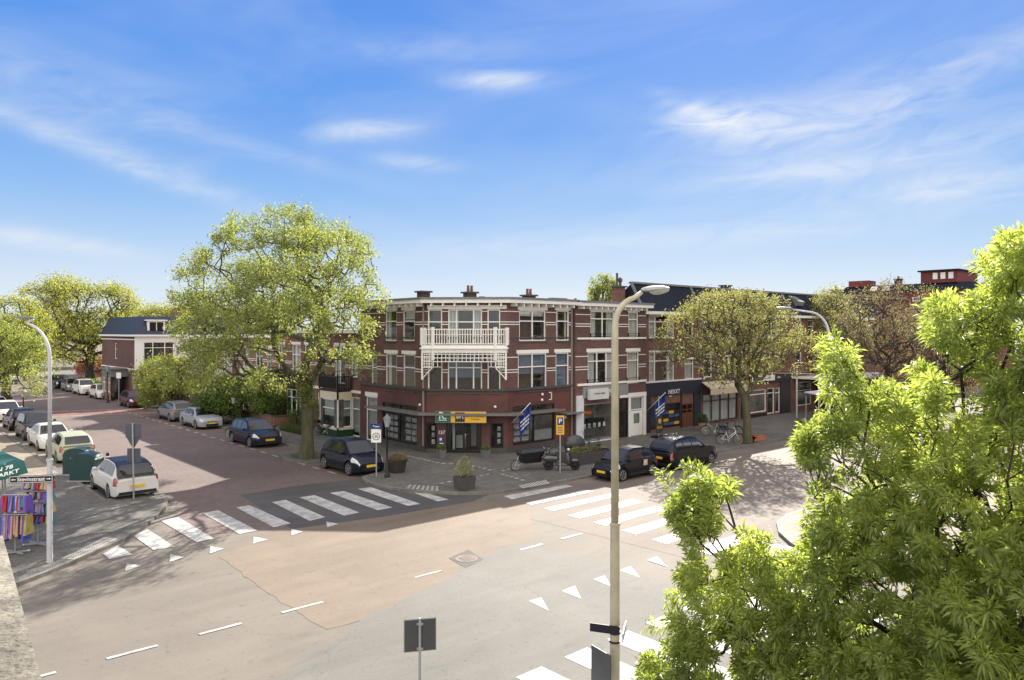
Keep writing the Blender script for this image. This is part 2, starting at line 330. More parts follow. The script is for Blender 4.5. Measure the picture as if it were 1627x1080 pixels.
kerbm = pm('kerb_stone', (.18, .17, .15), .8, .25, 3, var2=.3, scale2=.8)
paint = pm('road_paint', (.52, .51, .485), .6, .28, 9, var2=.42, scale2=2.2)
paintw = pm('worn_paint', (.45, .43, .40), .7, .25, 8, var2=.4, scale2=3)
brick1 = brickmat('brick_purple', (.135, .06, .053), (.185, .083, .069), (.12, .09, .083))
brick2 = brickmat('brick_brown', (.21, .085, .06), (.26, .11, .075), (.16, .115, .09))
brick3 = brickmat('brick_orange', (.26, .12, .075), (.30, .15, .095), (.2, .15, .11))
plast = pm('plinth_plaster', (.095, .04, .035), .6, .15, 1.5, var2=.25)
white = pm('white_paint', (.80, .79, .76), .45, .06, 3)
cream = pm('cream_paint', (.66, .58, .44), .5, .08, 3)
greyp = pm('grey_paint', (.25, .25, .25), .5, .08, 3)
darkst = pm('dark_stone', (.07, .065, .062), .7, .2, 2)
black = pm('black_paint', (.012, .012, .014), .35, .1, 3)
navy = pm('navy_paint', (.012, .018, .035), .45, .15, 3)
blackm = pm('black_metal', (.015, .015, .017), .4, .1, 3, metal=.3)
galv = pm('galvanised_steel', (.42, .43, .43), .45, .15, 4, metal=.6)
polew = pm('lamp_post_cream', (.52, .48, .36), .5, .12, 3, var2=.2, scale2=2)
poleg = pm('lamp_post_grey', (.55, .56, .58), .5, .12, 3, var2=.15)
slate = pm('roof_slate', (.022, .028, .042), .9, .25, 6, var2=.3, spec=.15)
felt = pm('roof_felt', (.13, .13, .13), .9, .2, 1)
red_tile = pm('roof_tile', (.2, .07, .045), .8, .2, 5)
leadm = pm('lead_grey', (.16, .165, .175), .5, .15, 2)
glass = glassmat('window_glass', (.74, .79, .8), .11)
glassd = glassmat('shop_glass', (.8, .82, .82), .06)
curt = pm('curtain', (.68, .67, .64), .9, .25, 7, stretch=(1, 1, .08))
blind = pm('roller_blind', (.42, .45, .43), .9, .08, 2)
blindb = pm('blue_blind', (.16, .21, .30), .9, .2, 1)
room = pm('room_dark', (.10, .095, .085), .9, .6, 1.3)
rooml = pm('room_shop_lit', (.30, .28, .25), .9, .55, 1.3)  # paler than the other rooms: indoor shop light put into the colour
rubber = pm('rubber', (.015, .015, .015), .8, .2, 5)
rimm = pm('alloy_rim', (.45, .46, .47), .3, .05, 5, metal=.7)
chrome = pm('chrome', (.6, .6, .6), .15, .05, 5, metal=1)
carglass = pm('car_glass', (.008, .01, .013), .04, .1, 2, spec=.7, coat=.3)
lampc = pm('head_lamp_lens', (.6, .62, .64), .1, .2, 9, coat=1)
lampr = pm('tail_lamp_lens', (.30, .012, .012), .15, .2, 9, coat=1)
plate_y = pm('number_plate_yellow', (.75, .5, .04), .4, .05, 5)
wood = pm('varnished_wood', (.14, .05, .025), .4, .3, 3, stretch=(4, 4, .5))
woodo = pm('orange_wood', (.34, .13, .055), .7, .25, 4)
soil = pm('soil', (.04, .028, .02), .95, .3, 6)
bark = pm('bark', (.075, .062, .047), .9, .45, 5, bump=1, stretch=(1, 1, .25))
barkg = pm('bark_green', (.085, .08, .045), .9, .4, 5, bump=1, stretch=(1, 1, .25))
barkd = pm('bark_dark', (.045, .033, .026), .9, .3, 8)
# ================================================================= the ground
random.seed(5)
def sheet(name, poly, z, mat):
    mb = MB(); mb.face([(p[0], p[1], z) for p in poly]); return struct(name, mb, mat)
def arc(c, r, a0, a1, n=8): return [(c[0]+r*math.cos(math.radians(a0+(a1-a0)*i/n)), c[1]+r*math.sin(math.radians(a0+(a1-a0)*i/n))) for i in range(n+1)]
sheet('ground', [(-900, -900), (1500, -900), (1500, 1500), (-900, 1500)], 0, asph)
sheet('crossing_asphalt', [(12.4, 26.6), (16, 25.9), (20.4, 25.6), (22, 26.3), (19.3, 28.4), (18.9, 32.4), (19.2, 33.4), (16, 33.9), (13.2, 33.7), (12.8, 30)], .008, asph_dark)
sheet('side_street', [(10.4, 33.0), (9.6, 30.6), (8.4, 28.6), (12, 26.9), (18, 26.9), (19.3, 28.2), (18.9, 33), (21.6, 34.5), (21.6, 150), (10.4, 150)], .004, brickroad)
sheet('parking_bay', [(8.1, 36.0), (10.4, 36.0), (10.4, 43.2), (8.1, 43.2)], .006, paveg)
sheet('parking_strip', [(7.9, 46.2), (10.4, 46.2), (10.4, 150), (7.9, 150)], .006, paveb)
sheet('raised_crossing', [(10.5, 77), (21.4, 73.5), (21.4, 77.5), (10.5, 81.5)], .008, brickred)
tanp = [G(x, y) for x, y in ((348, 884), (430, 945), (520, 1000), (575, 985), (640, 957), (700, 930), (770, 893), (850, 862), (842, 806), (800, 797), (600, 800), (420, 850))]
def rough_edge(P, k, amp, seed):
    r = random.Random(seed); out = []
    for i in range(len(P)):
        a, b = Vector(P[i]), Vector(P[(i+1) % len(P)]); n = max(1, int((b-a).length/k)); d = (b-a).normalized(); q = Vector((-d.y, d.x)); w = 0
        for j in range(n): out.append(tuple(a.lerp(b, j/n)+q*w)); w = w*.6+r.uniform(-amp, amp)
    return out
sheet('tan_asphalt_patch', rough_edge([(p.x, p.y) for p in tanp], .25, .05, 1), .006, asph_tan)
gp = [G(x, y) for x, y in ((575, 985), (700, 925), (790, 868), (850, 862), (905, 880), (985, 905), (1060, 925), (1130, 960), (1200, 1100), (900, 1400), (500, 1250), (420, 1090))]
sheet('grey_asphalt_patch', rough_edge([(p.x, p.y) for p in gp], .3, .12, 2), .0095, asph_grey)
sheet('shopping_street', [(20.6, 14.2), (120, 14.2), (120, 26.1), (26.8, 26.1), (21.5, 26.2), (20.2, 22)], .005, asph_pink)
# pavements with kerbs
kr = [(21.35, 150), (21.35, 44), (21.3, 43.2), (19.2, 42.6), (18.8, 41), (19.2, 39.3), (21.0, 38.6), (21.3, 37.9), (21.3, 33.9), (19.4, 33.2), (19.05, 32.4), (18.96, 31.3), (19.13, 30.04), (19.47, 29.05), (20.1, 28.06), (20.97, 26.98), (21.62, 26.52), (22.56, 26.1), (24.7, 25.98), (120, 25.98)]
P1 = kr+[(120, 150)]
kl = [(-30, 25.2), (0, 25.5), (2.4, 25.75), (3.56, 26.09), (4.43, 26.77), (5.66, 27.82), (7.04, 29.08), (8.0, 30.3), (8.69, 31.46), (9.69, 33.21), (10.21, 34.61), (10.4, 36.1), (8.1, 36.15), (8.1, 43.1), (10.4, 43.2), (10.4, 46.1), (8.0, 46.2), (8.0, 150)]
P2 = kl+[(-60, 150), (-60, 25.2)]
kp3 = [(120, 14.9), (30.5, 14.9), (28.2, 14.9), (26.8, 14.55), (25.6, 13.8), (24.6, 12.8), (24.1, 11.4), (24.0, 9.5), (24, -30)]
P3 = kp3+[(120, -30)]
P4 = [(-30, 11.6), (5, 11.6), (8, 11), (9.6, 9), (9.9, 6), (9.9, -30), (-30, -30)]
for nm, P, K, mt in (('pavement', P1, kr, paveg), ('pavement', P2, kl, paveg), ('pavement', P3, kp3, paveb), ('pavement', P4, P4[:-1], paveg)):
    m = MB(); m.prism(P, 0, .12); struct(nm, m, mt)
    m = MB(); m.band(K, -.02, .16, 0.0, .127)
    if nm == 'pavement' and K is P4: m = MB(); m.band(P4[:-1][::-1], -.16, .02, 0, .127)
    struct('kerb', m, kerbm)
sheet('side_pavement_light', [(-40, 44.6), (7.9, 44.6), (7.9, 150), (-40, 150)], .125, paveb)
# painted markings
def quads(name, L, z, mat):
    m = MB()
    for q in L: m.face([(p[0], p[1], z) for p in q])
    return struct(name, m, mat)
zl = [((162.9, 880), (187.2, 867.2), (210.3, 881.4), (174.2, 888.9)), ((212.6, 852.2), (233, 840.2), (277.4, 868.9), (244, 874.6)), ((255.2, 827.8), (283, 821.7), (341, 856.5), (311.7, 861.7)),
      ((321.9, 815.7), (346.9, 811.1), (408.9, 843.5), (380.2, 849)), ((375, 806.3), (396, 803), (462, 832), (435, 838.3)), ((432, 798), (454, 794.5), (517, 822), (492, 828)),
      ((476, 790.5), (500, 787), (571, 814.5), (547, 820)), ((524, 783.5), (546, 780.5), (624, 806.8), (600, 811)), ((568, 777), (590, 774.5), (668.5, 801), (648, 804)), ((656, 782.8), (680, 784.3), (713.5, 794), (694.8, 796.8))]
zr = [((800, 788.5), (900, 770.4), (911, 773.1), (813, 793.9)), ((833.6, 799.4), (929, 778.4), (945, 780.7), (844.5, 802.4)), ((863.8, 808), (972, 784), (986, 787.5), (878.6, 812.5)),
      ((902.3, 819.3), (1004.6, 793.2), (1022.4, 797.9), (921, 824.3)), ((942.3, 830.2), (1041.6, 804.5), (1060, 808.9), (961.6, 836.2)), ((987.7, 843), (1082, 817), (1101, 822), (1010.5, 849.5)),
      ((1035.7, 857.8), (1130, 829), (1152, 835), (1060, 865)), ((1098, 873), (1180, 847), (1206, 853), (1130, 882)), ((1170, 893), (1225, 864), (1262, 870), (1205, 898))]
for L in (zl, zr):
    for q in L: quads('zebra_stripe', [[G(*p) for p in q]], .017, paint)
for u in (10.7, 12.2, 13.7, 15.2, 16.7, 18.2, 19.7): quads('zebra_stripe', [[(u, 8), (u+.78, 8), (u+.78, 11.95), (u, 11.95)]], .017, paint)
teeth = [((201.4, 895.7), (198.5, 908.1), (225, 899.2)), ((271, 880.9), (269, 893.3), (293.2, 885.9)), ((333.9, 868.1), (333, 880.2), (356, 872)), ((403, 853.1), (402, 864.4), (426, 857.5)), ((463, 840.5), (463, 851), (482, 845)), ((518, 829), (520, 838.5), (538, 832.5)),
         ((860.2, 949.7), (840, 955.6), (871.8, 971)), ((892.5, 939.3), (913.3, 931.3), (923.7, 952)), ((942.9, 921), (960.7, 915), (971, 932)), ((985.3, 906.7), (1001.6, 900), (1017.3, 918)), ((1028.3, 890.4), (1043.7, 885), (1060, 900.8))]
for q in teeth: quads('give_way_triangle', [[G(*p) for p in q]], .017, paint)
for a, b, w, mt in ((4.3, 5.4, .12, paint), (6.36, 7.42, .12, paint), (8.5, 9.7, .12, paint), (12.75, 13.75, .09, paintw), (17.1, 18.15, .12, paint), (19.1, 20.2, .12, paint), (2.2, 3.3, .12, paint), (0, 1.1, .12, paint)):
    quads('lane_dash', [[(a, 18.85-w/2), (b, 18.85-w/2), (b, 18.85+w/2), (a, 18.85+w/2)]], .014, mt)
v = 35.4
while v < 76:
    quads('parking_dash', [[(18.86, v), (19.02, v), (19.02, v+.85), (18.86, v+.85)]], .017, paintw); v += 1.75
quads('crossing_line', [[(10.5, 76.6), (21.4, 73.1), (21.4, 73.35), (10.5, 76.85)], [(10.5, 81.7), (21.4, 77.7), (21.4, 77.95), (10.5, 81.95)]], .017, paint)
# pale stone lines, ribbed tiles, drain slabs in the pavements
def stones(pts, w=.2, step=.38):
    m = MB(); P = [G(*p, z=.12) for p in pts]
    for a, b in zip(P, P[1:]):
        d = b-a; n = max(1, int(d.length/step)); u = d.normalized(); r = Vector((-u.y, u.x))
        for i in range(n):
            c = a+d*((i+.5)/n); h = w/2*random.uniform(.85, 1.1)
            m.face([(*(c-u*h*1.2-r*h), .128), (*(c+u*h*1.2-r*h), .128), (*(c+u*h*1.2+r*h), .128), (*(c-u*h*1.2+r*h), .128)])
    struct('pale_stone_line', m, pm('pale_stone', (.42, .40, .36), .8, .2, 5, var2=.2))
stones([(646.7, 724), (665, 728), (698.5, 736), (735, 737.5), (758, 741), (781.9, 747.6)]); stones([(780, 752.8), (750, 758), (720, 764), (695.7, 769)])
stones([(795, 748.3), (821, 742.8)]); stones([(795.7, 752.8), (816, 758.5), (835, 764)])
def ribs(q, n, k, col=(.55, .53, .48)):
    m = MB(); a, b, c, d = [G(*p, z=.12) for p in q]
    for i in range(n):
        t0 = i/n; t1 = t0+.5/n
        for j in range(k):
            s0 = j/k+.03; s1 = (j+1)/k-.03
            f = lambda t, s: (*((a.lerp(d, t)).lerp(b.lerp(c, t), s)), .131)
            m.face([f(t0, s0), f(t1, s0), f(t1, s1), f(t0, s1)])
    struct('ribbed_tiles', m, pm('ribbed_tile_white', col, .8, .2, 6))
ribs(((644, 775.5), (698, 780), (698, 772.5), (650, 769.5)), 4, 7); ribs(((824, 771.5), (832, 776), (875, 768), (868, 762)), 12, 2)
ribs(((97.5, 887), (120, 889), (189.5, 855.5), (166, 853.5)), 20, 3)
m = MB(); q = [G(*p) for p in ((713, 887), (744, 873.5), (768, 889), (740, 903))]; m.prism([(p.x, p.y) for p in q], 0, .014); struct('manhole_slab', m, pm('slab', (.055, .047, .04), .8, .3, 3))
c = G(741, 888); m = MB(); m.lathe([(.38, .0), (.38, .022), (.3, .022), (.29, .018), (.02, .018)], (c.x, c.y, 0), 24)
for k in range(-3, 4): m.box(c.x-.22, c.x+.22, c.y+k*.08-.015, c.y+k*.08+.015, .0185, .024)
tag(mk('manhole_cover', m, pm('cast_iron', (.10, .075, .06), .6, .3, 5, metal=.4)), 'round iron manhole cover in a square slab in the middle of the junction', 'manhole cover')
m = MB()
for i in range(16):                                                                        # brick gutter beside the near corner
    t = i/15; p = Vector((26.9, 14.8)).lerp(Vector((24.35, 12.4)), t); m.box(p.x-.5-.25*math.sin(t*3), p.x-.42-.25*math.sin(t*3)+.0, p.y-.1+.1, p.y+.02+.1, .002, .013)
struct('gutter_bricks', m, darkst)

# ================================================================= buildings
def grid_wall(mb, f, z0, z1, ops, depth=.13, a0=0, a1=None, m=0):
    a1 = f.L if a1 is None else a1
    xs = sorted({a0, a1}|{x for o in ops for x in o[:2] if a0 < x < a1}); zs = sorted({z0, z1}|{x for o in ops for x in o[2:4] if z0 < x < z1})
    for i in range(len(xs)-1):
        run = None
        for j in range(len(zs)-1):
            cx, cz = (xs[i]+xs[i+1])/2, (zs[j]+zs[j+1])/2
            if any(o[0] < cx < o[1] and o[2] < cz < o[3] for o in ops): continue
            mb.face([f.pt(xs[i], zs[j]), f.pt(xs[i+1], zs[j]), f.pt(xs[i+1], zs[j+1]), f.pt(xs[i], zs[j+1])], m)
    for o in ops:
        s0, s1, b, t = o[:4]
        for p, q in (((s0, b), (s0, t)), ((s1, b), (s1, t)), ((s0, b), (s1, b)), ((s0, t), (s1, t))):
            mb.face([f.pt(p[0], p[1]), f.pt(q[0], q[1]), f.pt(q[0], q[1], -depth), f.pt(p[0], p[1], -depth)], m)
def window(f, r, par, cols=(1,), tr=(.36,), mat=None, curtain=None, lint=None, sill=True, name='window', g=None, fw=.075, rm=None, bars=0, deep=.9):
    s0, s1, z0, z1 = r; mat = mat or white; m = MB(); tw = sum(cols); fd = (-.11, -.035)
    f.box(m, s0, s0+fw, z0, z1, *fd); f.box(m, s1-fw, s1, z0, z1, *fd); f.box(m, s0+fw, s1-fw, z0, z0+fw, *fd); f.box(m, s0+fw, s1-fw, z1-fw, z1, *fd)
    x = s0; xm = []
    for c in cols[:-1]:
        x += (s1-s0)*c/tw; xm.append(x); f.box(m, x-fw*.55, x+fw*.55, z0+fw, z1-fw, -.108, -.03)
    for t in tr: z = z1-(z1-z0)*t; f.box(m, s0+fw, s1-fw, z-fw*.45, z+fw*.45, -.105, -.032)
    for b in range(bars): xx = s0+(s1-s0)*(b+1)/(bars+1); f.box(m, xx-.012, xx+.012, z0+fw, z1-fw, -.09, -.04)
    w = mk(name, m, mat, par)
    def sub(n, mb, mt): o = mk(n, mb, mt); o.parent = w; return o
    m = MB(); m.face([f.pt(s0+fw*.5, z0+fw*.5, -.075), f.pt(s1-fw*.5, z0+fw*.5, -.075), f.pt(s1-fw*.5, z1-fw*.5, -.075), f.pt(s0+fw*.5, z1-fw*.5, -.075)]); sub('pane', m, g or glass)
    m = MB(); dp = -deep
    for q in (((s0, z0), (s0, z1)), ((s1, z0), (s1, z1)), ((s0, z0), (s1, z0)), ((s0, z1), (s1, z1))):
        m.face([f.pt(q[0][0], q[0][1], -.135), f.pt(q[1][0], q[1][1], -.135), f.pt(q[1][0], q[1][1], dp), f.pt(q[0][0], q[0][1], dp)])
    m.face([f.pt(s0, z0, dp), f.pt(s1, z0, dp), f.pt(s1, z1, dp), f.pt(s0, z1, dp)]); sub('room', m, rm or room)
    if curtain in ('drape', 'side'):
        m = MB(); n = int((s1-s0)/.05); rng = random.Random(int(s0*100+z0*10))
        gaps = (.0, 1.0) if curtain == 'drape' else (.28, .74)
        k = []
        for i in range(n+1):
            a = s0+(s1-s0)*i/n; k.append((a, -.22+.035*math.sin(a*42+rng.random()*.8)))
        for (a, o), (b, q) in zip(k, k[1:]):
            fr = (a-s0)/(s1-s0)
            if curtain == 'side' and gaps[0] < fr < gaps[1]: continue
            m.face([f.pt(a, z0, o), f.pt(b, z0, q), f.pt(b, z1, q), f.pt(a, z1, o)])
        sub('curtain', m, curt)
    elif curtain:
        h, mt = curtain; m = MB(); zz = z1-(z1-z0)*h; f.box(m, s0+.05, s1-.05, zz, z1-.02, -.2, -.19); sub('blind', m, mt)
    if lint:
        ex, h = lint; m = MB(); f.box(m, s0-ex, s1+ex, z1+.005, z1+h, -.02, .045); sub('lintel', m, lint_mat[0])
    if sill: m = MB(); f.box(m, s0-.05, s1+.05, z0-.09, z0-.005, -.1, .07); sub('sill', m, sill_mat[0])
    return w
lint_mat = [white]; sill_mat = [darkst]
def courses(mat_par, f, zs, ops, h=.055, o=.014, a0=0, a1=None, ext=.0):
    a1 = f.L if a1 is None else a1
    for z in zs:
        cut = sorted([(q[0]-ext, q[1]+ext) for q in ops if q[2] < z+h and q[3]+.02 > z]); x = a0
        for c0, c1 in cut+[(a1, a1)]:
            if c0 > x+.03: mb = MB(); f.box(mb, x, min(c0, a1), z, z+h, -.02, o); mk('string_course', mb, white, mat_par)
            x = max(x, c1)
backlit_brick = brickmat('brick_backlit', (.075, .04, .032), (.10, .055, .042), (.06, .05, .045))  # chimney brick darkened, its backlit shade is put into the colour
def chimney(par, x, y, z, w=.9, d=.6, h=.8, pots=0, mt=None):
    m = MB(); m.box(x-w/2, x+w/2, y-d/2, y+d/2, z-.3, z+h); c = mk('chimney', m, mt or backlit_brick, par)
    m = MB(); m.box(x-w/2-.12, x+w/2+.12, y-d/2-.12, y+d/2+.12, z+h, z+h+.1)
    q = mk('chimney_cap', m, darkst); q.parent = c
    for i in range(pots):
        px = x+(i-(pots-1)/2)*.28; m = MB(); m.lathe([(.1, z+h+.1), (.08, z+h+.45), (.1, z+h+.5)], (px, y, 0), 10); q = mk('chimney_pot', m, red_tile); q.parent = c
def text(s, size, M, mat, par=None, name='lettering', align='CENTER', ext=.006, sx=1.0, space=1.0):
    cu = bpy.data.curves.new('t', 'FONT'); cu.body = s; cu.size = size; cu.extrude = ext; cu.align_x = align; cu.align_y = 'CENTER'; cu.space_character = space
    cu.offset = size*.012
    ob = bpy.data.objects.new('t', cu); COL.objects.link(ob); bpy.context.view_layer.update()
    me = bpy.data.meshes.new_from_object(ob.evaluated_get(bpy.context.evaluated_depsgraph_get())); bpy.data.objects.remove(ob)
    me.transform(M @ Matrix.Diagonal((sx, 1, 1, 1))); me.materials.clear(); me.materials.append(mat)
    o = bpy.data.objects.new(name, me); COL.objects.link(o)
    if par is not None:
        o.parent = par; r = par
        while r.parent: r = r.parent
        if r == par: o.location = -Vector(r.location)
    return o
def FM(f, a, z, o):                    # frame on a facade: x to the right, y up, z out
    p = f.pt(a, z, o); return Matrix(((f.d.x, 0, f.n.x, p[0]), (f.d.y, 0, f.n.y, p[1]), (0, 1, 0, z), (0, 0, 0, 1)))
def posters_on(f, par, a0, a1, z0, z1, nx, nz, o=-.14, mats=None, gap=.06):
    w = (a1-a0)/nx; h = (z1-z0)/nz; mats = mats or POST
    for i in range(nx):
        for j in range(nz):
            m = MB(); f.box(m, a0+i*w+gap, a0+(i+1)*w-gap, z0+j*h+gap, z0+(j+1)*h-gap, o-.01, o); p = mk('poster', m, mats[(i*3+j) % len(mats)]); p.parent = par
POST = [posters('poster_house', [(.5, .5, .48), (.12, .16, .12), (.55, .55, .53), (.25, .33, .42), (.6, .6, .58)], 6), posters('poster_garden', [(.55, .55, .53), (.2, .23, .17), (.3, .36, .45), (.6, .6, .58)], 7.5)]
def railing(mb, pts, z0, z1, step=.12, r=.02, post=.08):
    for a, b in zip(pts, pts[1:]):
        a = Vector(a); b = Vector(b); n = max(1, int((b-a).length/step))
        mb.bar((*a, z1), (*b, z1), .07, .06); mb.bar((*a, z0+.08), (*b, z0+.08), .05, .05)
        for i in range(1, n): p = a.lerp(b, i/n); mb.box(p.x-r, p.x+r, p.y-r, p.y+r, z0+.08, z1)
    for p in pts: mb.box(p[0]-post/2, p[0]+post/2, p[1]-post/2, p[1]+post/2, z0, z1+.1)

# ---- the corner building
B = thing('corner_building', 'three storey purple brick corner building with white balcony and estate agent shop', 'building', (29, 37, 0))
FL = F((26.1, 45.2), (26.1, 37.3)); FC = F((26.1, 37.3), (29.6, 33.8)); FR = F((29.6, 33.8), (35.25, 33.8))
TOP = 9.25
oL = [FL.rect(*q) for q in ((612.4, 630, 492.8, 541.5), (640.2, 658.7, 492.4, 541.5), (613, 630.4, 561.3, 619.3), (640.7, 659.3, 562.6, 621.5), (590.5, 599, 567.8, 612))]
gL = [FL.rect(607.8, 662.4, 641.5, 702), FL.rect(582, 599, 630, 700)]
oC = [FC.rect(*q) for q in ((680, 702.6, 491, 547), (711.9, 766, 491, 547), (774.4, 794.8, 491, 547), (680, 703, 560, 624), (711.5, 766, 562, 623), (774.6, 795, 560, 623.6))]
gC = [FC.rect(674.8, 694.8, 670, 712.5), FC.rect(708.5, 765.3, 668, 724), FC.rect(779, 799.8, 671, 711.5)]
oR = [FR.rect(*q) for q in ((825, 867, 492.4, 541.5), (883.7, 904, 492.8, 541), (823, 868.5, 561.3, 620), (883, 903.7, 560, 617))]
gR = [FR.rect(814.8, 881, 643, 703), FR.rect(896, 911, 657, 703)]
gR[1] = (gR[1][0], gR[1][1], .15, gR[1][3]); gC[1] = (gC[1][0], gC[1][1], .14, gC[1][3])
w = MB(); base = 3.92
for f, up, gr in ((FL, oL, gL), (FC, oC, gC), (FR, oR, gR)): grid_wall(w, f, base, TOP, up); 
w.face([(35.25, 33.8, 0), (35.25, 46, 0), (35.25, 46, TOP), (35.25, 33.8, TOP)]); w.face([(26.1, 45.2, 0), (35.25, 46, 0), (35.25, 46, TOP), (26.1, 45.2, TOP)])
mk('wall', w, brick1, B)
w = MB()
for f, gr in ((FL, gL), (FC, gC), (FR, gR)): grid_wall(w, f, .5, base, gr, .2)
mk('ground_floor_wall', w, pm('red_plaster', (.125, .045, .038), .6, .18, 1.2, var2=.3, scale2=.5), B)
w = MB()
for f, gr in ((FL, gL), (FC, gC), (FR, gR)): grid_wall(w, f, 0, .5, [g for g in gr if g[2] < .45], .2)
mk('plinth', w, darkst, B)
line = [(26.1, 45.2), (26.1, 37.3), (29.6, 33.8), (35.25, 33.8)]
m = MB(); m.band(line, -.1, .12, base-.02, base+.12); mk('stone_band', m, darkst, B)
m = MB(); m.band(line, -.1, .03, 7.1, 7.17); mk('sill_band', m, darkst, B)
for f, o in ((FL, oL), (FC, oC), (FR, oR)):
    courses(B, f, (8.72, 8.08, 7.93, 5.92, 5.16, 5.0), o, .05)
m = MB(); m.band(line, -.1, .62, TOP, TOP+.22); mk('cornice', m, white, B)
m = MB(); m.band(line, -.12, .7, TOP+.22, TOP+.34); mk('gutter', m, leadm, B)
for f in (FL, FC, FR):
    n = int(f.L/.62)
    for i in range(n): m = MB(); a = (i+.5)*f.L/n; f.box(m, a-.05, a+.05, TOP-.2, TOP, 0, .5); mk('cornice_bracket', m, white, B)
m = MB(); m.prism([(26.1, 45.2), (26.1, 37.3), (29.6, 33.8), (35.25, 33.8), (35.25, 46)], TOP+.05, TOP+.2); mk('roof', m, felt, B)
for i, r in enumerate(oL): window(FL, r, B, curtain=('side', (.3, curt), 'side', None, None)[i], lint=(.14, .22) if i < 4 else None)
cc = [(1,), (1, 2, 1), (1,)]*2
for i, r in enumerate(oC): window(FC, r, B, cols=cc[i], curtain=(None, 'side', None, None, (.62, blindb), (.25, curt))[i], lint=None, sill=i > 2)
m = MB(); FC.box(m, 0.05, FC.L-.05, oC[0][3]+.005, oC[0][3]+.25, -.02, .05); mk('balcony_lintel', m, white, B)
for i, r in enumerate(oR): window(FR, r, B, cols=(1, 1) if i in (0, 2) else (1,), curtain=((.2, curt), 'side', (.55, blindb), (.95, blindb))[i], lint=(.14, .23))
# shop windows with house adverts
for f, r, c in ((FL, gL[0], (1, 1)), (FR, gR[0], (1, 1))):
    W1 = window(f, r, B, cols=c, tr=(.28,), mat=black, g=glassd, rm=rooml, sill=False, name='shop_window', fw=.08, deep=1.6)
    h = r[3]-r[2]; L = r[1]-r[0]
    posters_on(f, W1, r[0]+.1, r[0]+L*.42, r[2]+.12, r[2]+h*.7, 3 if f is FL else 2, 4)
    if f is FL: posters_on(f, W1, r[0]+L*.62, r[1]-.1, r[2]+.12, r[2]+h*.7, 2, 4)
    else: m = MB(); f.box(m, r[0]+L*.52, r[1]-.12, r[2]+.1, r[2]+h*.32, -.16, -.15); p = mk('window_screen', m, pm('pale_panel', (.35, .35, .36), .5)); p.parent = W1
W1 = window(FL, gL[1], B, tr=(.3,), curtain=(.9, blind), name='side_door_window', sill=False, lint=(.1, .3))
for i in (0, 2):
    W1 = window(FC, gC[i], B, tr=(), mat=black, g=glassd, rm=room, sill=False, name='narrow_window', fw=.1)
    r = gC[i]; posters_on(FC, W1, r[0]+(r[1]-r[0])*.45, r[1]-.12, r[2]+.2, r[3]-.2, 1, 3)
r = gC[1]; L = r[1]-r[0]
dr = window(FC, r, B, cols=(.55, 2, 2, .55), tr=(), mat=black, g=glassd, rm=rooml, sill=False, name='shop_door', fw=.13, deep=2.4)
m = MB(); FC.box(m, r[0]+L*.53, r[0]+L*.56, 1.0, 1.3, -.03, .02); FC.box(m, r[0]+L*.53, r[0]+L*.6, 1.22, 1.26, .0, .03); h = mk('handle', m, chrome); h.parent = dr
m = MB(); FC.box(m, r[0]+.5, r[0]+1.1, .3, 1.1, -1.3, -.8); FC.box(m, r[0]+L*.62, r[1]-.5, .3, 2.1, -1.9, -1.6); h = mk('shop_desk', m, pm('pale_panel2', (.5, .5, .48), .5)); h.parent = dr
for q0, q1 in ((.02, .1), (.17, .24), (.9, .98)): m = MB(); FC.box(m, r[0]+L*q0, r[0]+L*q1, .3, 2.3, -.24, -.22); h = mk('vertical_blind', m, blind); h.parent = dr
r = gR[1]
dd = window(FR, r, B, cols=(1,), tr=(.2,), mat=wood, rm=wood, sill=False, name='front_door', fw=.09, deep=.2)
m = MB(); FR.box(m, r[0]+.09, r[1]-.09, r[2], r[3]-.5, -.07, -.04)
for k in range(3): FR.box(m, r[0]+.2, r[1]-.2, .35+k*.65, .85+k*.65, -.04, -.025)
p = mk('door_leaf', m, wood); p.parent = dd
m = MB(); FR.box(m, r[1]+.02, r[1]+.1, .15, 2.4, -.02, .03); mk('door_post', m, white, B)
m = MB(); FR.box(m, r[0]-.5, r[1]+.35, r[3]+.05, r[3]+.13, 0, .8); mk('door_canopy', m, leadm, B)
# canopy around the shop
m = MB(); m.band([(26.1, 43.2), (26.1, 37.3), (29.6, 33.8), (33.7, 33.8)], .0, .85, 2.52, 2.58); m.band([(26.1, 43.2), (26.1, 37.3), (29.6, 33.8), (33.7, 33.8)], .85, .88, 2.48, 2.62); mk('canopy', m, pm('canopy_grey', (.16, .15, .145), .6), B)
for a in (.1, FC.L-.1): m = MB(); FC.box(m, a-.06, a+.06, 2.45, 2.5, .1, .2); mk('canopy_lamp', m, white, B)
for f, a in ((FL, 7.6), (FR, 5.5)): m = MB(); f.box(m, a, a+.08, .5, TOP, .02, .11); mk('drainpipe', m, pm('pipe', (.3, .27, .26), .5), B)
for f, a, z in ((FL, 7.3, 3.0), (FC, 4.2, 2.95), (FR, 2.85, 3.55), (FR, 2.82, 3.2), (FR, 4.9, 1.95)):
    m = MB(); p = f.pt(a, z, .09); m.ball(p, .09); f.box(m, a-.04, a+.04, z-.04, z+.04, 0, .08); mk('wall_lamp', m, white, B, smooth=True)
m = MB(); f = FR
f.box(m, 3.5, 3.75, 3.15, 3.2, 0, .04); f.box(m, 3.7, 3.75, 3.15, 3.65, 0, .04); f.box(m, 3.5, 3.75, 3.6, 3.65, 0, .04); mk('wall_bracket', m, white, B)
